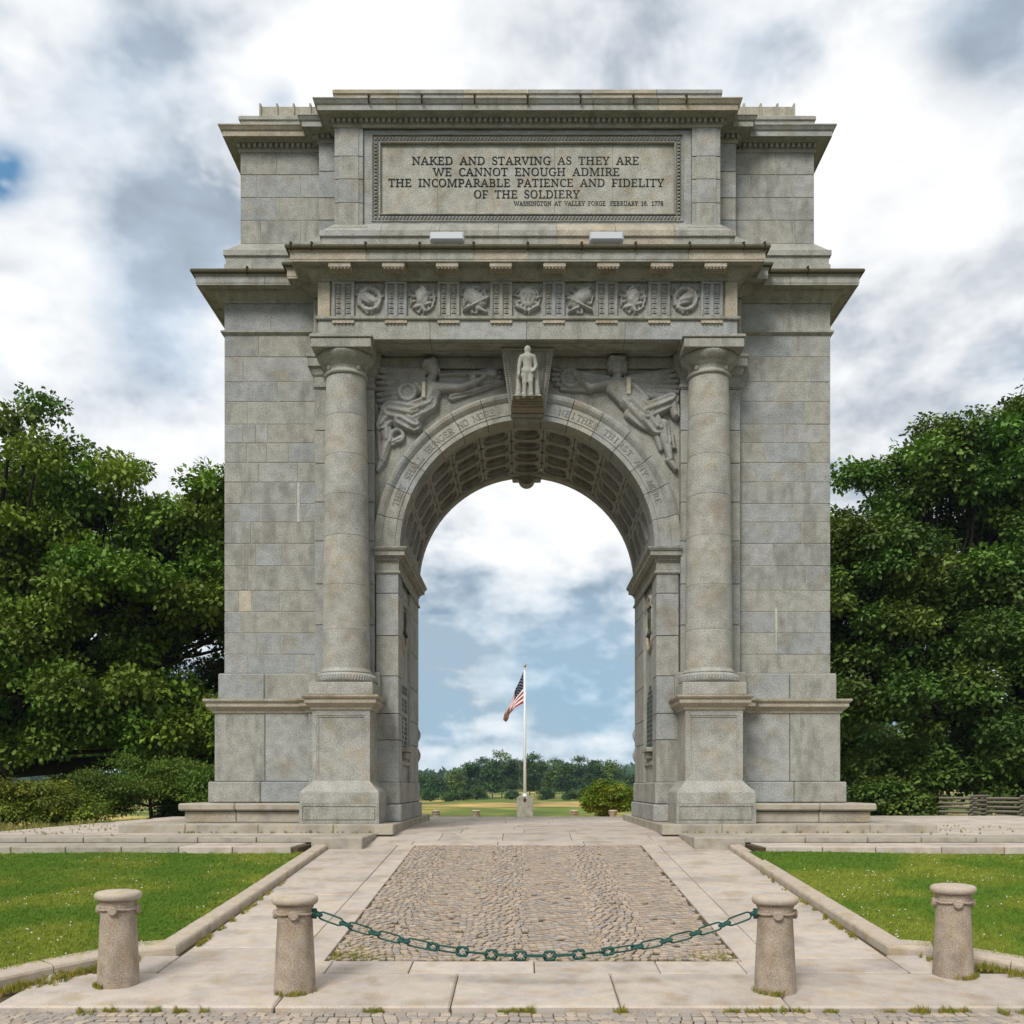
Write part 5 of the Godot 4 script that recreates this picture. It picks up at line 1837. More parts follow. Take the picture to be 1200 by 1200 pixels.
func build_bollards() -> void:
	var front := [[-2.47, 13.95, "granite bollard holding the green chain, on the low weeping trees' side of the walk", 0.15], [2.49, 13.95, "granite bollard holding the green chain, on the rail fence's side of the walk", -0.1], [-4.39, 13.72, "freestanding granite bollard without chain, at the kerb corner on the low weeping trees' side", 0.1], [4.59, 13.36, "freestanding granite bollard without chain, at the kerb corner on the rail fence's side", -0.15]]
	for f in front:
		make_bollard(Vector3(f[0], ramp(f[1]) + 0.0, f[1]), f[2], "granite bollards at the road", f[3])
	for x in [-4.75, -2.6, 2.65, 4.72]:
		make_bollard(Vector3(x, land(x, -28.0), -28.0), "small distant granite bollard beyond the terrace seen through the archway", "bollards beyond the terrace", 0.0)
	# chain
	var ch := base("chain", Vector3.ZERO, "green patinated chain of long links sagging between two bollards", "chain")
	var y0 := ramp(13.95) + 0.79
	var a := Vector3(-2.25, y0, 13.95)
	var e := Vector3(2.27, y0, 13.95)
	var n := 15
	var at := func(t: float) -> Vector3:
		var p := a.lerp(e, t)
		p.y -= 0.44 * (1.0 - pow(2.0 * t - 1.0, 2.0))
		return p
	for k in n:
		var t0 := float(k) / n
		var t1 := float(k + 1) / n
		var p0: Vector3 = at.call(t0)
		var p1: Vector3 = at.call(t1)
		var d := (p1 - p0).normalized()
		var L := p0.distance_to(p1)
		var up := d.cross(Vector3.BACK).normalized() * -1.0
		# links lie flat in the sag and stand on edge towards the posts
		var turn := PI / 2 * (1.0 - smooth(0.15, 0.6, absf(2.0 * (t0 + t1) * 0.5 - 1.0)))
		var u2 := up.rotated(d, turn)
		var b := B.new()
		oval_link(b, (p0 + p1) * 0.5, d, u2, L - 0.07, 0.08, 0.0095)
		part("long_link", b.mesh(true), M.patina, ch)
		b = B.new()
		var u3 := up.rotated(d, turn + PI / 2)
		oval_link(b, p0, d, u3, 0.115, 0.09, 0.013)
		for q in 6:
			var w := TAU * q / 6.0
			var c := p0 + d * cos(w) * 0.048 + u3 * sin(w) * 0.044
			b.tube([c - d * 0.012, c + d * 0.012], [0.02, 0.02], 6)
		part("ring_link", b.mesh(), M.patina, ch)
	for p in [a, e]:
		var b := B.new()
		var s := -1.0 if p == a else 1.0
		b.tube([p + Vector3(s * 0.03, 0, 0), p + Vector3(s * 0.0, 0, 0)], [0.055, 0.055], 12)
		b.tube([p, p - Vector3(s * 0.03, 0, 0)], [0.03, 0.02], 8)
		part("wall_eye", b.mesh(), M.patina, ch)
	# floodlights on the cornice
	for xx in [[504.5, 544.5], [690.5, 730.0]]:
		var z := 1.15
		var x0 := px(xx[0], z)
		var x1 := px(xx[1], z)
		var fl := base("floodlight", Vector3((x0 + x1) * 0.5, 13.53, z), "flat white floodlight box on the cornice %s the inscription" % ("below the word INCOMPARABLE in" if xx[0] < 600 else "below the words AND FIDELITY in"), "floodlight", "floodlights on the cornice")
		var b := B.new()
		var h := (x1 - x0) * 0.5
		b.cbox(Vector3(-h, 0.25, -0.12), Vector3(h, 0.45, 0.2), 0.02)
		part("housing", b.mesh(), M.white_box, fl)
		b = B.new()
		b.cbox(Vector3(-h + 0.03, 0.275, 0.19), Vector3(h - 0.03, 0.43, 0.215), 0.008)
		part("cover", b.mesh(), M.lens, fl)
		for s in [-1.0, 1.0]:
			b = B.new()
			b.cbox(Vector3(s * h * 0.7 - 0.03, -0.03, -0.05), Vector3(s * h * 0.7 + 0.03, 0.28, 0.05), 0.005)
			part("foot", b.mesh(), M.rust, fl)

func build_flag() -> void:
	var z := -36.0
	var x := px(615.0, z)
	var g := land(x, z)
	var fp := base("flagpole", Vector3(x, g, z), "white flagpole rising from a square stone pedestal behind the arch", "flagpole")
	var b := B.new()
	var top := py(933.0, z) - g
	b.cbox(Vector3(-0.62, -0.1, -0.62), Vector3(0.62, 0.35, 0.62), 0.03)
	b.cbox(Vector3(-0.5, 0.35, -0.5), Vector3(0.5, top - 0.07, 0.5), 0.02)
	b.cbox(Vector3(-0.42, top - 0.08, -0.42), Vector3(0.42, top, 0.42), 0.03)
	part("pedestal", b.mesh(), M.stone1, fp)
	b = B.new()
	b.cbox(Vector3(-0.09, top - 0.34, 0.49), Vector3(0.09, top - 0.16, 0.525), 0.01)
	b.tube([Vector3(0, top - 0.18, 0.505), Vector3(0, top - 0.06, 0.505)], [0.07, 0.02], 8)
	part("emblem", b.mesh(), M.rust, fp)
	var ptop := py(784.0, z) - g
	b = B.new()
	b.tube([Vector3(0, top - 0.05, 0), Vector3(0, top + 0.15, 0)], [0.16, 0.11], 14)
	b.tube([Vector3(0, top, 0), Vector3(0, (top + ptop) * 0.5, 0), Vector3(0, ptop, 0)], [0.10, 0.085, 0.055], 14)
	part("pole", b.mesh(true), M.white_paint, fp)
	b = B.new()
	b.tube([Vector3(0, ptop, 0), Vector3(0, ptop + 0.06, 0), Vector3(0, ptop + 0.08, 0)], [0.09, 0.09, 0.03], 12)
	for k in 6:
		pass
	var eag := [[Vector3(0, ptop + 0.1, 0), Vector3(0.05, ptop + 0.24, 0), 0.05, 0.04], [Vector3(0.05, ptop + 0.24, 0), Vector3(0.10, ptop + 0.27, 0), 0.04, 0.02], [Vector3(0.0, ptop + 0.2, 0.0), Vector3(-0.08, ptop + 0.06, 0.05), 0.05, 0.015], [Vector3(0.0, ptop + 0.2, 0.0), Vector3(-0.08, ptop + 0.06, -0.05), 0.05, 0.015]]
	part("finial", nets(eag, Vector3(-0.16, ptop, -0.14), Vector3(0.18, ptop + 0.34, 0.14), 0.02, 0.03).mesh(true), M.gold, fp)
	part("truck", b.mesh(), M.white_paint, fp)
	# flag hanging in a light breeze
	var img := Image.create(380, 200, false, Image.FORMAT_RGB8)
	var red := Color(0.62, 0.05, 0.10)
	for k in 13:
		img.fill_rect(Rect2i(0, int(200.0 * k / 13.0), 380, int(200.0 * (k + 1) / 13.0) - int(200.0 * k / 13.0)), red if k % 2 == 0 else Color(0.92, 0.91, 0.90))
	img.fill_rect(Rect2i(0, 0, 152, 107), Color(0.06, 0.08, 0.22))
	for r in 9:
		for q in (6 if r % 2 == 0 else 5):
			var c := Vector2(12.6 + 25.2 * q + (0.0 if r % 2 == 0 else 12.6), 10.7 + 10.7 * r)
			for yy in range(-3, 4):
				for xx in range(-3, 4):
					if absf(xx) + absf(yy) < 4:
						img.set_pixel(int(c.x) + xx, int(c.y) + yy, Color(0.9, 0.9, 0.9))
	var fm := StandardMaterial3D.new()
	fm.albedo_texture = ImageTexture.create_from_image(img)
	fm.roughness = 0.85
	fm.cull_mode = BaseMaterial3D.CULL_DISABLED
	fm.backlight_enabled = true
	fm.backlight = Color(0.3, 0.3, 0.3)
	var nu := 40
	var nv := 16
	var k := (CAM_Z - z) / FOCAL
	var grid := func(u: float, v: float) -> Vector3:
		# u along the fly, v down the hoist; the fly droops and gathers
		var hoist := Vector2(-0.6, 2.0 + 37.0 * v)
		var tip := Vector2(lerpf(-25.0, -21.5, v), lerpf(58.0, 60.0, v))
		var p := hoist.lerp(tip, u)
		# the lower edge runs out level before it falls
		p += Vector2(-5.0, 2.0) * v * sin(u * PI) * 0.9 * (1.0 - u)
		p.y -= 3.5 * v * sin(u * PI)
		p.x += 1.2 * sin(u * 13.0 + v * 2.0) * u
		var dz := 0.28 * sin(u * 9.0 + v * 4.0) * (0.15 + u) + 0.12 * sin(u * 21.0 - v * 7.0) * u
		return Vector3(p.x * k, -p.y * k, dz - 0.9 * u)
	var fb := B.new()
	var uvs := PackedVector2Array()
	for i in nu:
		for j in nv:
			var u0 := float(i) / nu
			var u1 := float(i + 1) / nu
			var v0 := float(j) / nv
			var v1 := float(j + 1) / nv
			fb.v.append_array([grid.call(u0, v0), grid.call(u1, v0), grid.call(u1, v1), grid.call(u0, v0), grid.call(u1, v1), grid.call(u0, v1)])
			uvs.append_array([Vector2(u0, v0), Vector2(u1, v0), Vector2(u1, v1), Vector2(u0, v0), Vector2(u1, v1), Vector2(u0, v1)])
	fb.uv = uvs
	var flag := part("flag", fb.mesh(true), fm, self)
	flag.position = Vector3(x - 0.06, py(785.0, z), z)
	tag(flag, "red, white and blue striped flag with starred canton drooping from the pole", "flag")

func build_fence() -> void:
	# zigzag split-rail fence under the big tree
	var z := -20.0
	var run := [Vector2(px(1106, z), z), Vector2(px(1130, z), z + 0.8), Vector2(px(1158, z), z - 0.2), Vector2(px(1188, z), z + 0.8), Vector2(px(1218, z), z - 0.2), Vector2(px(1250, z), z + 0.8)]
	var f := base("split_rail_fence", Vector3(0, 0, 0), "zigzag split-rail fence of weathered rails beneath the big spreading tree", "fence")
	for k in run.size() - 1:
		for q in 7:
			var a: Vector2 = run[k]
			var e: Vector2 = run[k + 1]
			var d := (e - a).normalized() * 0.2
			a -= d; e += d
			var y := land(a.x, z) + 0.1 + 0.2 * q + (0.1 if k % 2 == 1 else 0.0)
			var b := B.new()
			b.tube([Vector3(a.x, y + rng.randf_range(-0.02, 0.02), a.y), Vector3((a.x + e.x) * 0.5, y + rng.randf_range(-0.02, 0.02), (a.y + e.y) * 0.5), Vector3(e.x, y + rng.randf_range(-0.02, 0.02), e.y)], [0.06, 0.07, 0.055], 5)
			part("rail", b.mesh(), M.rail, f)

# ================================================================ TREES
func leaf_clump(sd: int, count: int, spread: float, size: float, narrow: float) -> Array:
	# a spray of pointed leaves, each two folded faces, hanging outward from a twig
	var r := RandomNumberGenerator.new()
	r.seed = sd
	var vv := PackedVector3Array()
	var nn := PackedVector3Array()
	for k in count:
		var dir := Vector3(r.randfn(), r.randfn() * 0.7, r.randfn()).normalized()
		var c := dir * spread * pow(r.randf(), 0.45)
		c.y *= 0.7
		var out := (dir + Vector3(r.randf_range(-0.6, 0.6), r.randf_range(-0.9, 0.3), r.randf_range(-0.6, 0.6))).normalized()
		var side := out.cross(Vector3(r.randf_range(-0.4, 0.4), 1, r.randf_range(-0.4, 0.4))).normalized()
		var nrm := side.cross(out).normalized()
		var l := size * r.randf_range(0.7, 1.25)
		var w := l * narrow
		var m := c + out * l * 0.5
		vv.append_array([c, m + side * w + nrm * l * 0.1, c + out * l, m - side * w + nrm * l * 0.1])
		nn.append_array([nrm, nrm, nrm, nrm])
	return [vv, nn]

var clumps := []
var fine_clumps := []
var far_clumps := []

func boughs_tree(called: String, label: String, category: String, group: String, foot: Vector3, trunk_h: float, trunk_r: float, lobes: Array, n_boughs: int, per_bough: int, bough: Vector3, clump_scale: float, tone: Color, sd: int, set_of: Array, mat: Material, lean := Vector3.ZERO) -> Node3D:
	# lobes: [centre, radii]; boughs are flattened sprays spread over the lobes' shells, clumps spread over each bough
	var r := RandomNumberGenerator.new()
	r.seed = sd
	var o := base(called, foot, label, category, group)
	var wood := B.new()
	var fork := Vector3(lean.x * 0.6, trunk_h, lean.z * 0.6)
	wood.tube([Vector3(0, -0.4, 0), Vector3(0, 0.3, 0), fork * 0.5 + Vector3(r.randf_range(-0.1, 0.1), 0, 0.1), fork], [trunk_r * 1.5, trunk_r * 1.08, trunk_r * 0.9, trunk_r * 0.72], 10)
	var mains := []
	for lb in lobes:
		var c: Vector3 = lb[0]
		var mid := fork.lerp(c, 0.5) + Vector3(r.randf_range(-0.5, 0.5), -0.06 * fork.distance_to(c), r.randf_range(-0.5, 0.5)) * (trunk_r * 2.0)
		wood.tube([fork - Vector3(0, trunk_h * 0.06, 0), mid, c], [trunk_r * 0.62, trunk_r * 0.45, trunk_r * 0.16], 7)
		mains.append([fork, mid, c])
	# boughs go to the lobes by their surface
	var weights := []
	var total := 0.0
	for lb in lobes:
		var q: Vector3 = lb[1]
		weights.append(q.x * q.y + q.y * q.z + q.z * q.x)
		total += weights[-1]
	var xf := []
	var cols := []
	for k in n_boughs:
		var pick := r.randf() * total
		var li := 0
		while li < lobes.size() - 1 and pick > weights[li]:
			pick -= weights[li]
			li += 1
		var lb: Array = lobes[li]
		var dir := Vector3(r.randfn(), r.randfn(), r.randfn()).normalized()
		if dir.y < -0.55: dir.y *= 0.3
		dir = dir.normalized()
		var depth := pow(r.randf(), 0.35) * 0.95 + 0.05
		var ctr: Vector3 = lb[0] + dir * (lb[1] as Vector3) * depth
		var start: Vector3 = (mains[li][1] as Vector3).lerp(mains[li][2], r.randf())
		if trunk_r > 0.12:
			wood.tube([start, start.lerp(ctr, 0.5) + Vector3(0, -0.15, 0), ctr], [trunk_r * 0.19, trunk_r * 0.12, trunk_r * 0.04], 5, false)
		var bt := tone * r.randf_range(0.62, 1.35)
		bt.r *= r.randf_range(0.85, 1.25)
		var yaw := atan2(dir.x, dir.z)
		var tip := Vector3(dir.x, 0, dir.z)
		for q in per_bough:
			var d2 := Vector3(r.randfn(), r.randfn(), r.randfn()).normalized() * pow(r.randf(), 0.4)
			var p := Vector3(d2.x * bough.x, d2.y * bough.y, d2.z * bough.z).rotated(Vector3.UP, yaw)
			# sprays droop towards their ends
			p.y -= 0.12 * (p.x * p.x + p.z * p.z) / maxf(bough.x, 0.1)
			var s := clump_scale * r.randf_range(0.7, 1.25)
			var bs := Basis.from_euler(Vector3(r.randf_range(-0.5, 0.5), r.randf() * TAU, r.randf_range(-0.5, 0.5))) * Basis.from_scale(Vector3.ONE * s)
			xf.append(Transform3D(bs, ctr + p))
			var v := r.randf_range(0.8, 1.2)
			cols.append(Color(bt.r * v, bt.g * v, bt.b * v))
	part("trunk", wood.mesh(true), M.bark, o)
	bake("crown", set_of[sd % set_of.size()], mat, xf, cols, o)
	return o
func bake(called: String, clump: Array, mat: Material, xf: Array, cols: Array, parent: Node) -> void:
	# every spray of leaves written into one crown mesh
	var v := PackedVector3Array()
	var n := PackedVector3Array()
	var c := PackedColorArray()
	var ix := PackedInt32Array()
	var bv: PackedVector3Array = clump[0]
	var bn: PackedVector3Array = clump[1]
	var leaves: int = bv.size() / 4
	var cc := PackedColorArray()
	cc.resize(bv.size())
	ix.resize(xf.size() * leaves * 6)
	var at := 0
	var off := 0
	for k in xf.size():
		var t: Transform3D = xf[k]
		v.append_array(t * bv)
		n.append_array(Transform3D(t.basis.orthonormalized(), Vector3.ZERO) * bn)
		cc.fill(cols[k])
		c.append_array(cc)
		for l in leaves:
			ix[at] = off; ix[at + 1] = off + 2; ix[at + 2] = off + 1
			ix[at + 3] = off; ix[at + 4] = off + 3; ix[at + 5] = off + 2
			at += 6
			off += 4
	var arr := []
	arr.resize(Mesh.ARRAY_MAX)
	arr[Mesh.ARRAY_VERTEX] = v
	arr[Mesh.ARRAY_NORMAL] = n
	arr[Mesh.ARRAY_COLOR] = c
	arr[Mesh.ARRAY_INDEX] = ix
	var am := ArrayMesh.new()
	am.add_surface_from_arrays(Mesh.PRIMITIVE_TRIANGLES, arr)
	part(called, am, mat, parent)

func build_trees() -> void:
	for k in 3:
		clumps.append(leaf_clump(70 + k, 20, 0.44, 0.245, 0.34))
		fine_clumps.append(leaf_clump(80 + k, 22, 0.5, 0.17, 0.24))
		far_clumps.append(leaf_clump(90 + k, 16, 0.8, 0.55, 0.30))
	var oak := Color(0.112, 0.192, 0.020)
	var oak2 := Color(0.090, 0.155, 0.026)
	var z := -22.0
	# broad tree beside the terrace, its bole out of frame
	var g := land(-25.5, z)
	boughs_tree("oak_tree", "broad spreading oak with dark forked limbs beside the terrace", "tree", "big trees flanking the arch", Vector3(-25.5, g, z), 3.4, 0.75, [[Vector3(0.5, 14.2, 0), Vector3(6.8, 6.8, 6)], [Vector3(6.2, 12.8, 0), Vector3(5.8, 6.2, 5)], [Vector3(10.6, 12.4, -1), Vector3(4.8, 6.0, 4.4)], [Vector3(3.5, 7.4, 2.5), Vector3(6, 3.0, 3.6)], [Vector3(9.5, 5.4, 0), Vector3(4.8, 2.6, 4)], [Vector3(-7, 10.5, 0), Vector3(5, 5.5, 5)], [Vector3(4.5, 4.9, 2.0), Vector3(5.5, 1.5, 3.0)]], 330, 44, Vector3(1.4, 0.78, 1.4), 0.95, oak, 3, clumps, M.leaf, Vector3(1.2, 0, 0))
	z = -30.0
	g = land(-15.5, z)
	boughs_tree("oak_tree", "darker leafy oak close to the arch pier, behind the low weeping tree", "tree", "big trees flanking the arch", Vector3(-17.0, g, z), 3.0, 0.4, [[Vector3(1.8, 14.0, 0), Vector3(5.4, 5.6, 4.4)], [Vector3(3.8, 10.0, 1), Vector3(4.4, 5.4, 4)], [Vector3(-3.5, 7.0, 0), Vector3(4.0, 4.0, 4)], [Vector3(1.5, 4.0, 1), Vector3(4.6, 2.4, 3.6)]], 165, 46, Vector3(1.35, 0.75, 1.35), 0.95, oak2, 7, clumps, M.leaf)
	z = -27.0
	g = land(25.0, z)
	boughs_tree("oak_tree", "tall dense oak with drooping branches above the rail fence", "tree", "big trees flanking the arch", Vector3(26.0, g, z), 3.6, 0.7, [[Vector3(0.5, 17.6, 0), Vector3(6.4, 6.2, 5.5)], [Vector3(-5.9, 14.4, 0), Vector3(5.8, 6.0, 5)], [Vector3(-6.6, 7.6, 1), Vector3(4.6, 3.9, 4.2)], [Vector3(-8.6, 12.2, 0), Vector3(4.0, 5.0, 4.0)], [Vector3(-1.5, 9.5, 2), Vector3(6, 4.5, 4)], [Vector3(-3.0, 3.6, 2.5), Vector3(5.4, 3.0, 3.6)], [Vector3(5, 11, 0), Vector3(5.5, 6.5, 5)], [Vector3(2.5, 4.6, 1), Vector3(4.5, 2.8, 3.8)], [Vector3(4.0, 20.0, 0), Vector3(5.5, 4.5, 5)]], 390, 45, Vector3(1.4, 0.78, 1.4), 0.95, oak2 * 1.08, 5, clumps, M.leaf, Vector3(-0.8, 0, 0))
	z = -40.0
	g = land(20.0, z)
	boughs_tree("oak_tree", "lighter green young tree standing behind the tall dense oak", "tree", "", Vector3(19.0, g, z), 2.0, 0.3, [[Vector3(0, 5.4, 0), Vector3(3.4, 3.2, 3.2)], [Vector3(3.2, 4.0, 0), Vector3(3.2, 2.8, 3)]], 60, 44, Vector3(1.3, 0.6, 1.3), 0.95, Color(0.085, 0.155, 0.025), 9, clumps, M.leaf)
	# low weeping trees at the terrace edge
	for w in [[176.0, -16.0, 3.2, 1.05, 21, Color(0.085, 0.14, 0.016), "low weeping tree with arching dark sprays beside the pier"], [18.0, -12.0, 1.9, 0.8, 22, Color(0.13, 0.165, 0.018), "low mounded olive-green tree at the terrace corner"]]:
		var x := px(w[0], w[1])
		g = land(x, w[1])
		var s: float = w[3]
		boughs_tree("weeping_tree", w[6], "tree", "low trees at the terrace edge", Vector3(x, g, w[1]), 0.9 * s, 0.10, [[Vector3(0, w[2] * 0.62, 0), Vector3(2.6, 0.9, 2.2) * s], [Vector3(1.6, w[2] * 0.42, 0.3), Vector3(1.7, 0.8, 1.6) * s], [Vector3(-1.6, w[2] * 0.42, 0.3), Vector3(1.7, 0.8, 1.6) * s]], 80, 26, Vector3(0.8, 0.16, 0.8), 0.75, w[5], w[4], fine_clumps, M.leaf)
	# dense understorey under the oaks
	for w in [[232.0, -28.0, 1.6, 2.2, 28, "dense dark shrub beside the pier under the darker oak"], [1046.0, -25.0, 1.9, 2.6, 29, "small bushy shrub under the tall oak beside the rail fence"]]:
		var x := px(w[0], w[1])
		g = land(x, w[1])
		boughs_tree("understorey_shrub", w[5], "shrub", "", Vector3(x, g, w[1]), 0.6, 0.11, [[Vector3(0, w[3] * 0.55, 0), Vector3(w[2], w[3] * 0.5, 2.0)], [Vector3(w[2] * 0.4, w[3] * 0.35, 0.5), Vector3(w[2] * 0.6, w[3] * 0.4, 1.8)]], 60, 30, Vector3(0.9, 0.4, 0.9), 0.8, oak2 * 0.7 if w[0] < 600.0 else oak2, w[4], clumps, M.leaf)
	# filler woods behind the flanking trees
	for t in [[-34.0, -48.0, 15.0, 31], [-24.0, -60.0, 11.0, 32], [-42.0, -40.0, 16.0, 33], [40.0, -44.0, 16.0, 34], [34.0, -62.0, 12.0, 35]]:
		g = land(t[0], t[1])
		var h: float = t[2]
		boughs_tree("field_tree", "rounded tree standing in the field behind the flanking oaks", "tree", "trees in the field behind the oaks", Vector3(t[0], g, t[1]), h * 0.2, 0.3, [[Vector3(0, h * 0.6, 0), Vector3(h * 0.34, h * 0.36, h * 0.34)], [Vector3(h * 0.2, h * 0.42, 0), Vector3(h * 0.25, h * 0.25, h * 0.25)], [Vector3(-h * 0.2, h * 0.42, 0), Vector3(h * 0.25, h * 0.25, h * 0.25)]], 50, 20, Vector3(1.8, 0.8, 1.8), 1.6, oak2, t[3], clumps, M.leaf)
	# round bush seen through the arch
	var bx := px(713.0, -40.0)
	g = land(bx, -40.0)
	boughs_tree("round_bush", "rounded yellow-green bush seen through the archway near the flagpole", "bush", "", Vector3(bx, g, -40.0), 0.5, 0.12, [[Vector3(-0.3, 1.75, 0), Vector3(1.45, 1.15, 1.4)], [Vector3(-0.8, 1.2, 0), Vector3(0.9, 0.9, 1.0)], [Vector3(1.0, 1.4, 0), Vector3(0.85, 0.95, 1.0)]], 100, 26, Vector3(0.42, 0.2, 0.42), 0.46, Color(0.155, 0.225, 0.016), 41, clumps, M.leaf)
	# far pines across the field
	var tops := [[497, 911], [508, 913], [524, 914], [535, 907], [551, 897], [565, 892], [577, 890], [588, 887], [601, 892], [621, 891], [633, 895], [649, 894], [663, 900], [679, 892], [697, 891], [715, 895], [728, 905], [741, 912], [470, 908], [452, 903], [760, 905], [782, 900]]
	for k in tops.size():
		var d := -300.0 + 22.0 * sin(k * 2.3)
		var x := px(tops[k][0], d)
		g = land(x, d)
		var h := py(tops[k][1], d) - g
		h *= rng.randf_range(0.95, 1.15) + (0.12 if k in [5, 7, 9, 11, 13] else 0.0)
		var wide := h * rng.randf_range(0.14, 0.23)
		var lobes := []
		for q in 6:
			var t := 0.28 + 0.13 * q
			lobes.append([Vector3(rng.randf_range(-0.5, 0.5), h * t, 0), Vector3(wide * (1.25 - 0.9 * (t - 0.28)), h * 0.07, wide)])
		var pine := k % 4 != 3
		boughs_tree("pine_tree" if pine else "field_maple", "tall dark pine in the distant row across the field" if pine else "bushy lighter tree in the distant row across the field", "tree", "distant trees across the field", Vector3(x, g, d), h * 0.25, 0.16, lobes, 30, 11, Vector3(2.2, 0.7, 2.2), 1.15, Color(0.045, 0.095, 0.022) if pine else Color(0.10, 0.165, 0.028), 60 + k, far_clumps, M.needle)
	# small shrubs at the pines' feet
	for k in 9:
		var d := -235.0 + 14.0 * sin(k * 1.7)
		var xs := [505.0, 527.0, 543.0, 600.0, 640.0, 668.0, 690.0, 560.0, 735.0]
		var x := px(xs[k], d)
		g = land(x, d)
		var s := rng.randf_range(0.7, 1.2)
		boughs_tree("shrub", "small round shrub in front of the distant pines", "shrub", "shrubs below the distant pines", Vector3(x, g, d), 0.5, 0.1, [[Vector3(0, 1.6 * s, 0), Vector3(2.4, 1.6, 2.2) * s]], 16, 12, Vector3(1.0, 0.6, 1.0), 0.7, Color(0.05, 0.105, 0.025), 120 + k, far_clumps, M.needle)
	# wooded ridge on the horizon
	var xf := []
	var cols := []
	for k in 5200:
		var d := rng.randf_range(-620.0, -1300.0)
		var x := rng.randf_range(-700.0, 700.0)
		xf.append(Transform3D(Basis.from_euler(Vector3(0, rng.randf() * TAU, 0)) * Basis.from_scale(Vector3.ONE * rng.randf_range(7.0, 13.0)), Vector3(x, land(x, d) + rng.randf_range(1.0, 9.0), d)))
		cols.append(Color(0.035, 0.07, 0.03) * rng.randf_range(0.8, 1.3))
	var ridge := multi("distant_woods", woods_mesh(), M.needle, xf, cols, self)
	tag(ridge, "hazy blue-green woods covering the far ridge", "woods", "", "stuff")
	build_fence()

func woods_mesh() -> ArrayMesh:
	var b := B.new()
	var v: PackedVector3Array = far_clumps[0][0]
	for k in v.size() / 4:
		b.quad(v[k * 4], v[k * 4 + 1], v[k * 4 + 2], v[k * 4 + 3])
	return b.mesh()

# ================================================================ GRASS, CLOVER, WEEDS
func tuft(sd: int, blades: int, h: float, spread: float, width: float) -> ArrayMesh:
	var r := RandomNumberGenerator.new()
	r.seed = sd
	var b := B.new()
	b.use_c = true
	for k in blades:
		var a := r.randf() * TAU
		var p := Vector3(cos(a), 0, sin(a)) * spread * r.randf()
		var lean := Vector3(r.randf_range(-1, 1), 0, r.randf_range(-1, 1)) * h * 0.55
		var hh := h * r.randf_range(0.6, 1.2)
		var s := Vector3(cos(a + 1.5), 0, sin(a + 1.5)) * width
		var g := r.randf_range(0.75, 1.25)
		b.tint = Color(g * r.randf_range(0.9, 1.15), g, g)
		var m := p + lean * 0.35 + Vector3(0, hh * 0.6, 0)
		b.quad(p - s, p + s, m + s * 0.7, m - s * 0.7)
		b.tri(m - s * 0.7, m + s * 0.7, p + lean + Vector3(0, hh, 0))
	return b.mesh()

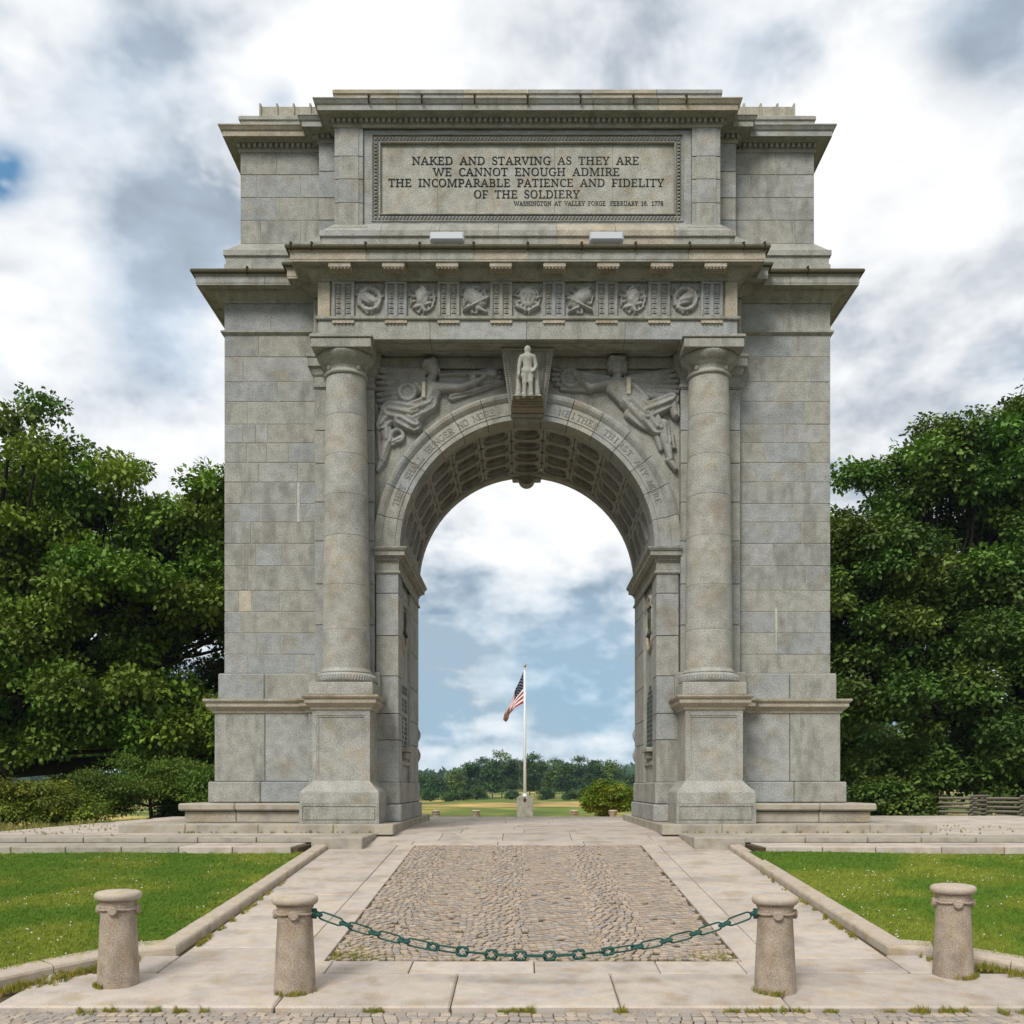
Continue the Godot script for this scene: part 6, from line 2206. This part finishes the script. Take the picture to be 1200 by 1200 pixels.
func build_grass() -> void:
	var short := tuft(900, 9, 0.045, 0.05, 0.004)
	var tall := tuft(901, 16, 0.10, 0.05, 0.004)
	var patch := FastNoiseLite.new()
	patch.seed = 5
	patch.frequency = 0.35
	patch.fractal_octaves = 3
	for s in [-1.0, 1.0]:
		var xf := []
		var cols := []
		var fl := []
		var flc := []
		for k in 52000:
			var z := 5.1 + 9.35 * pow(rng.randf(), 0.8)
			var edge := lawn_edge(z, s) + 0.10
			var x: float = s * (edge + (11.5 - edge) * rng.randf())
			if absf(x) < edge: continue
			var n := patch.get_noise_2d(x, z)
			var y := lawn_y(x, z)
			var sc := rng.randf_range(0.7, 1.25) * (1.0 + 0.25 * n)
			xf.append(Transform3D(Basis(Vector3.UP, rng.randf() * TAU) * Basis.from_scale(Vector3(sc, sc, sc)), Vector3(x, y - 0.004, z)))
			var c := Color(0.12, 0.215, 0.018).lerp(Color(0.245, 0.285, 0.034), clampf(0.35 + n * 1.9 + rng.randf_range(-0.3, 0.3), 0.0, 1.0))
			cols.append(c * rng.randf_range(0.8, 1.2))
			if n > 0.0 and rng.randf() < 0.010:
				fl.append(Transform3D(Basis.from_scale(Vector3.ONE * rng.randf_range(0.7, 1.2)), Vector3(x, y + 0.045, z)))
				flc.append(Color(0.62, 0.62, 0.52) if rng.randf() < 0.95 else Color(0.6, 0.45, 0.05))
		var lg := multi(numbered("lawn_grass"), short, M.blade, xf, cols, self)
		tag(lg, "short mown grass of the lawn on the %s" % ("weeping trees' side of the walk" if s < 0 else "rail fence side of the walk"), "grass", "", "stuff")
		var head := B.new()
		head.use_c = true
		head.lathe(Vector3.ZERO, [[0.003, -0.008], [0.009, -0.003], [0.009, 0.003], [0.002, 0.009]], 6)
		var cf := multi(numbered("clover_flowers"), head.mesh(), M.petal, fl, flc, self)
		tag(cf, "white clover heads dotted over the lawn on the %s" % ("weeping trees' side" if s < 0 else "rail fence side"), "clover", "", "stuff")
	# weeds in the joints of the paving and along the kerbs
	var xw := []
	var cw := []
	var sow := func(x: float, z: float, y: float, size: float) -> void:
		xw.append(Transform3D(Basis(Vector3.UP, rng.randf() * TAU) * Basis.from_scale(Vector3.ONE * size), Vector3(x, y, z)))
		cw.append(Color(0.13, 0.17, 0.018).lerp(Color(0.32, 0.24, 0.03), rng.randf()) * rng.randf_range(0.75, 1.2))
	for k in 520:      # sett panel: mostly its near edge and near corners
		var u := rng.randf()
		var x := rng.randf_range(-2.36, 2.36)
		var z := 12.75 - absf(rng.randfn()) * 0.10
		if u < 0.3:
			x = -2.36 + absf(rng.randfn()) * 0.35
			z = 12.75 - absf(rng.randfn()) * 0.35
		elif u < 0.4:
			x = 2.36 - absf(rng.randfn()) * 0.25
			z = 12.75 - absf(rng.randfn()) * 0.25
		elif u < 0.75:
			x = -2.36 + rng.randf() * 1.6
			z = rng.randf_range(4.0, 12.7)
		sow.call(x, z, ramp(z) - 0.02, rng.randf_range(0.25, 0.6))
	for k in 3200:      # strip between the threshold and the road
		var x := rng.randf_range(-8.5, 8.5)
		var n := patch.get_noise_2d(x * 2.0, 3.0)
		if n < (0.12 if absf(x) < 3.2 else -0.12): continue
		if patch.get_noise_2d(x * 9.0, 40.0) < -0.1: continue
		var z := 14.52 + absf(rng.randfn()) * (0.035 if absf(x) < 4.2 else 0.09)
		sow.call(x, z, ramp(14.52) - 0.055, rng.randf_range(0.2, 0.6) + (0.35 if rng.randf() < 0.08 else 0.0))
	for k in 900:      # along the kerbs, thickest at the flare
		var s := -1.0 if rng.randf() < 0.5 else 1.0
		var u := rng.randf()
		if u < 0.62:
			var t := rng.randf()
			var a := Vector2(4.62, 12.75)
			var e := Vector2(5.5, 14.1) if s < 0 else Vector2(5.85, 13.85)
			var p := a.lerp(e, t) + Vector2(rng.randfn() * 0.07 - 0.04, rng.randfn() * 0.05)
			sow.call(s * p.x, p.y, ramp(p.y), rng.randf_range(0.3, 0.8))
		else:
			var z := 12.4 - absf(rng.randfn()) * 2.2
			if patch.get_noise_2d(z * 3.0, s * 9.0) < 0.0: continue
			sow.call(s * (4.10 - absf(rng.randfn()) * 0.025), z, ramp(z), rng.randf_range(0.35, 0.7))
	for f in [[-2.47, 13.95, 0.1], [2.49, 13.95, -0.1], [-4.39, 13.72, -0.2], [4.59, 13.36, 0.2]]:
		for k in 20:   # round the bollards' feet
			var a := rng.randfn() * 0.5 + float(f[2]) * 4.0
			var p := Vector2(f[0] + sin(a) * 0.235, f[1] + cos(a) * 0.235)
			sow.call(p.x, p.y, ramp(p.y), rng.randf_range(0.3, 0.75))
	for k in 260:      # terrace joints and its far edges
		var s := -1.0 if rng.randf() < 0.6 else 1.0
		var x := s * rng.randf_range(8.5, 12.3)
		var z := rng.randf_range(-3.0, 3.4)
		if k % 3 == 0:
			x = s * rng.randf_range(3.42, 8.0)
			z = 2.03
		sow.call(x, z, 0.0, rng.randf_range(0.3, 0.8))
	var wd := multi("weeds", tall, M.blade, xw, cw, self)
	tag(wd, "yellow-green weeds growing in paving joints and along kerbs", "weeds", "", "stuff")
	# rough grass fringe beyond the terrace
	var xr := []
	var cr := []
	for k in 7000:
		var x := rng.randf_range(-30.0, 30.0)
		var z := rng.randf_range(-10.6, -26.0)
		if k % 3 == 0:
			z = rng.randf_range(-10.0, 4.0)
			x = -12.7 - rng.randf() * 12.0 if k % 2 == 0 else 18.2 + rng.randf() * 12.0
		xr.append(Transform3D(Basis(Vector3.UP, rng.randf() * TAU) * Basis.from_scale(Vector3.ONE * rng.randf_range(1.5, 3.0)), Vector3(x, land(x, z), z)))
		cr.append(Color(0.14, 0.17, 0.03).lerp(Color(0.30, 0.25, 0.08), rng.randf()))
	var fr := multi("rough_grass", tall, M.blade, xr, cr, self)
	tag(fr, "rough drying grass on the slope beyond the terrace", "grass", "", "stuff")
